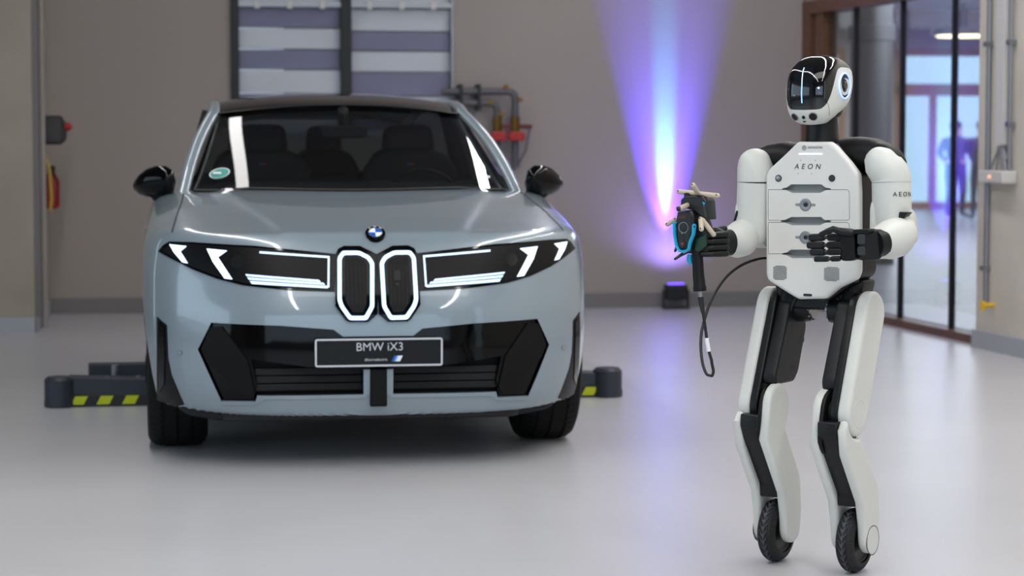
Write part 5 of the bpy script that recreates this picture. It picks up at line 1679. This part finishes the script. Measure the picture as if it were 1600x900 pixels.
# cable: down, a loop, and back up to the robot's flank
cp_ = [(1098, 484, GD), (1101, 505, GD), (1104, 527, GD), (1107.5, 548, GD + .005), (1112, 565, GD + .01), (1114.5, 578, GD + .02), (1112, 587.5, GD + .03), (1106, 586, GD + .05), (1099.5, 574, GD + .07), (1096, 556, GD + .09), (1095, 535, GD + .11), (1097.5, 512, GD + .14), (1104, 488, GD + .17), (1114, 464, GD + .20), (1128, 441, GD + .24), (1147, 422, GD + .28), (1168, 410, GD + .32), (1190, 403.5, GD + .36), (1205, 402, GD + .385)]
hs_ = [hermite(range(len(cp_)), [Yp(*q[:2], q[2])[k] for q in cp_]) for k in range(3)]
def cpt(t): return Vector([float(h(t)) for h in hs_])
MB().tube([cpt(1.6 + k / 10) for k in range(int((len(cp_) - 1 - 1.6) * 10) + 1)], .0046, 12).build('cable', M['cableb'], sc_, 60)
MB().tube([cpt(k / 5) + Vector((.002, -.001, 0)) for k in range(0, 9)], .0032, 10).build('cable', M['cableb'], sc_, 60)
MB().tube([cpt(k / 5) + Vector((-.003, .002, 0)) for k in range(0, 9)], .0032, 10).build('cable', M['cableb'], sc_, 60)
MB().tube([cpt(2.05 + k / 5) for k in range(6)], .0062, 12).build('cable_sleeve', M['white'], sc_, 60)

# ================================================================== PEOPLE IN THE HALL BEHIND THE GLASS
def person(px, head_py, yr, top, label, hair, turn=0.0):
    q = RF.pix(px, head_py, 1, yr)
    Hh = 1.70
    p = empty('person', rw(q.x, yr, 0), ROOM + turn, label, 'person')
    me = bpy.data.meshes.new('body')
    J = {'pel': (0, 0, .92), 'chest': (0, 0, 1.30), 'neck': (0, 0, 1.48), 'head': (0, -.01, 1.60), 'top': (0, 0, 1.70),
         'sl': (-.18, 0, 1.42), 'el': (-.25, .02, 1.14), 'wl': (-.22, -.14, .98), 'sr': (.18, 0, 1.42), 'er': (.25, .02, 1.14), 'wr': (.2, -.12, 1.0),
         'hl': (-.09, 0, .90), 'kl': (-.10, -.01, .48), 'al': (-.11, .02, .08), 'tl': (-.12, -.12, .04), 'hr': (.09, 0, .90), 'kr': (.11, -.02, .48), 'ar': (.12, .02, .08), 'tr': (.14, -.12, .04)}
    R_ = {'pel': .14, 'chest': .15, 'neck': .055, 'head': .085, 'top': .06, 'sl': .07, 'el': .045, 'wl': .035, 'sr': .07, 'er': .045, 'wr': .035, 'hl': .09, 'kl': .06, 'al': .04, 'tl': .035, 'hr': .09, 'kr': .06, 'ar': .04, 'tr': .035}
    E = [('pel', 'chest'), ('chest', 'neck'), ('neck', 'head'), ('head', 'top'), ('chest', 'sl'), ('sl', 'el'), ('el', 'wl'), ('chest', 'sr'), ('sr', 'er'), ('er', 'wr'), ('pel', 'hl'), ('hl', 'kl'), ('kl', 'al'), ('al', 'tl'), ('pel', 'hr'), ('hr', 'kr'), ('kr', 'ar'), ('ar', 'tr')]
    ks = list(J)
    me.from_pydata([J[k] for k in ks], [(ks.index(a), ks.index(b_)) for a, b_ in E], [])
    o = bpy.data.objects.new('body', me); COL.objects.link(o)
    md = o.modifiers.new('s', 'SKIN')
    for k, v in zip(ks, me.skin_vertices[0].data): v.radius = (R_[k], R_[k] * .8)
    me.skin_vertices[0].data[0].use_root = True
    o.modifiers.new('u', 'SUBSURF').levels = 1
    bpy.context.view_layer.update()
    m2 = bpy.data.meshes.new_from_object(o.evaluated_get(bpy.context.evaluated_depsgraph_get()))
    bpy.data.objects.remove(o)
    for m in (pm('skin', (190, 150, 130), .6), top, pm('trousers', (34, 36, 46), .8)): m2.materials.append(m)
    for f in m2.polygons:
        z = f.center.z; x_ = abs(f.center.x)
        f.material_index = 0 if z > 1.47 or (z < 1.03 and x_ > .17 and z > .9) else (1 if z > .95 else 2)
    finish(m2, 0)
    for f in m2.polygons: f.use_smooth = True
    b_ = link('body', m2, p)
    b_.scale = (1.25, 1.25, .93)
    h = MB().lathe([(-.01, .10), (.04, .105), (.09, .085), (.12, .04), (.125, 0)], (0, .01, 1.51), (0, .1, 1), 20).build('hair', hair, p, 60)
    return p
hr1, hr2 = pm('hair_dark', (30, 24, 22), .7), pm('hair_brown', (60, 44, 34), .7)
person(1494, 200, 36.0, pm('jacket_navy', (40, 44, 84), .8), 'person in a dark blue jacket standing behind the glass, left of two', hr1, .3)
person(1535, 200, 35.0, pm('jacket_black', (50, 36, 50), .8), 'person in a dark plum jacket standing behind the glass, right of two', hr2, -.5)
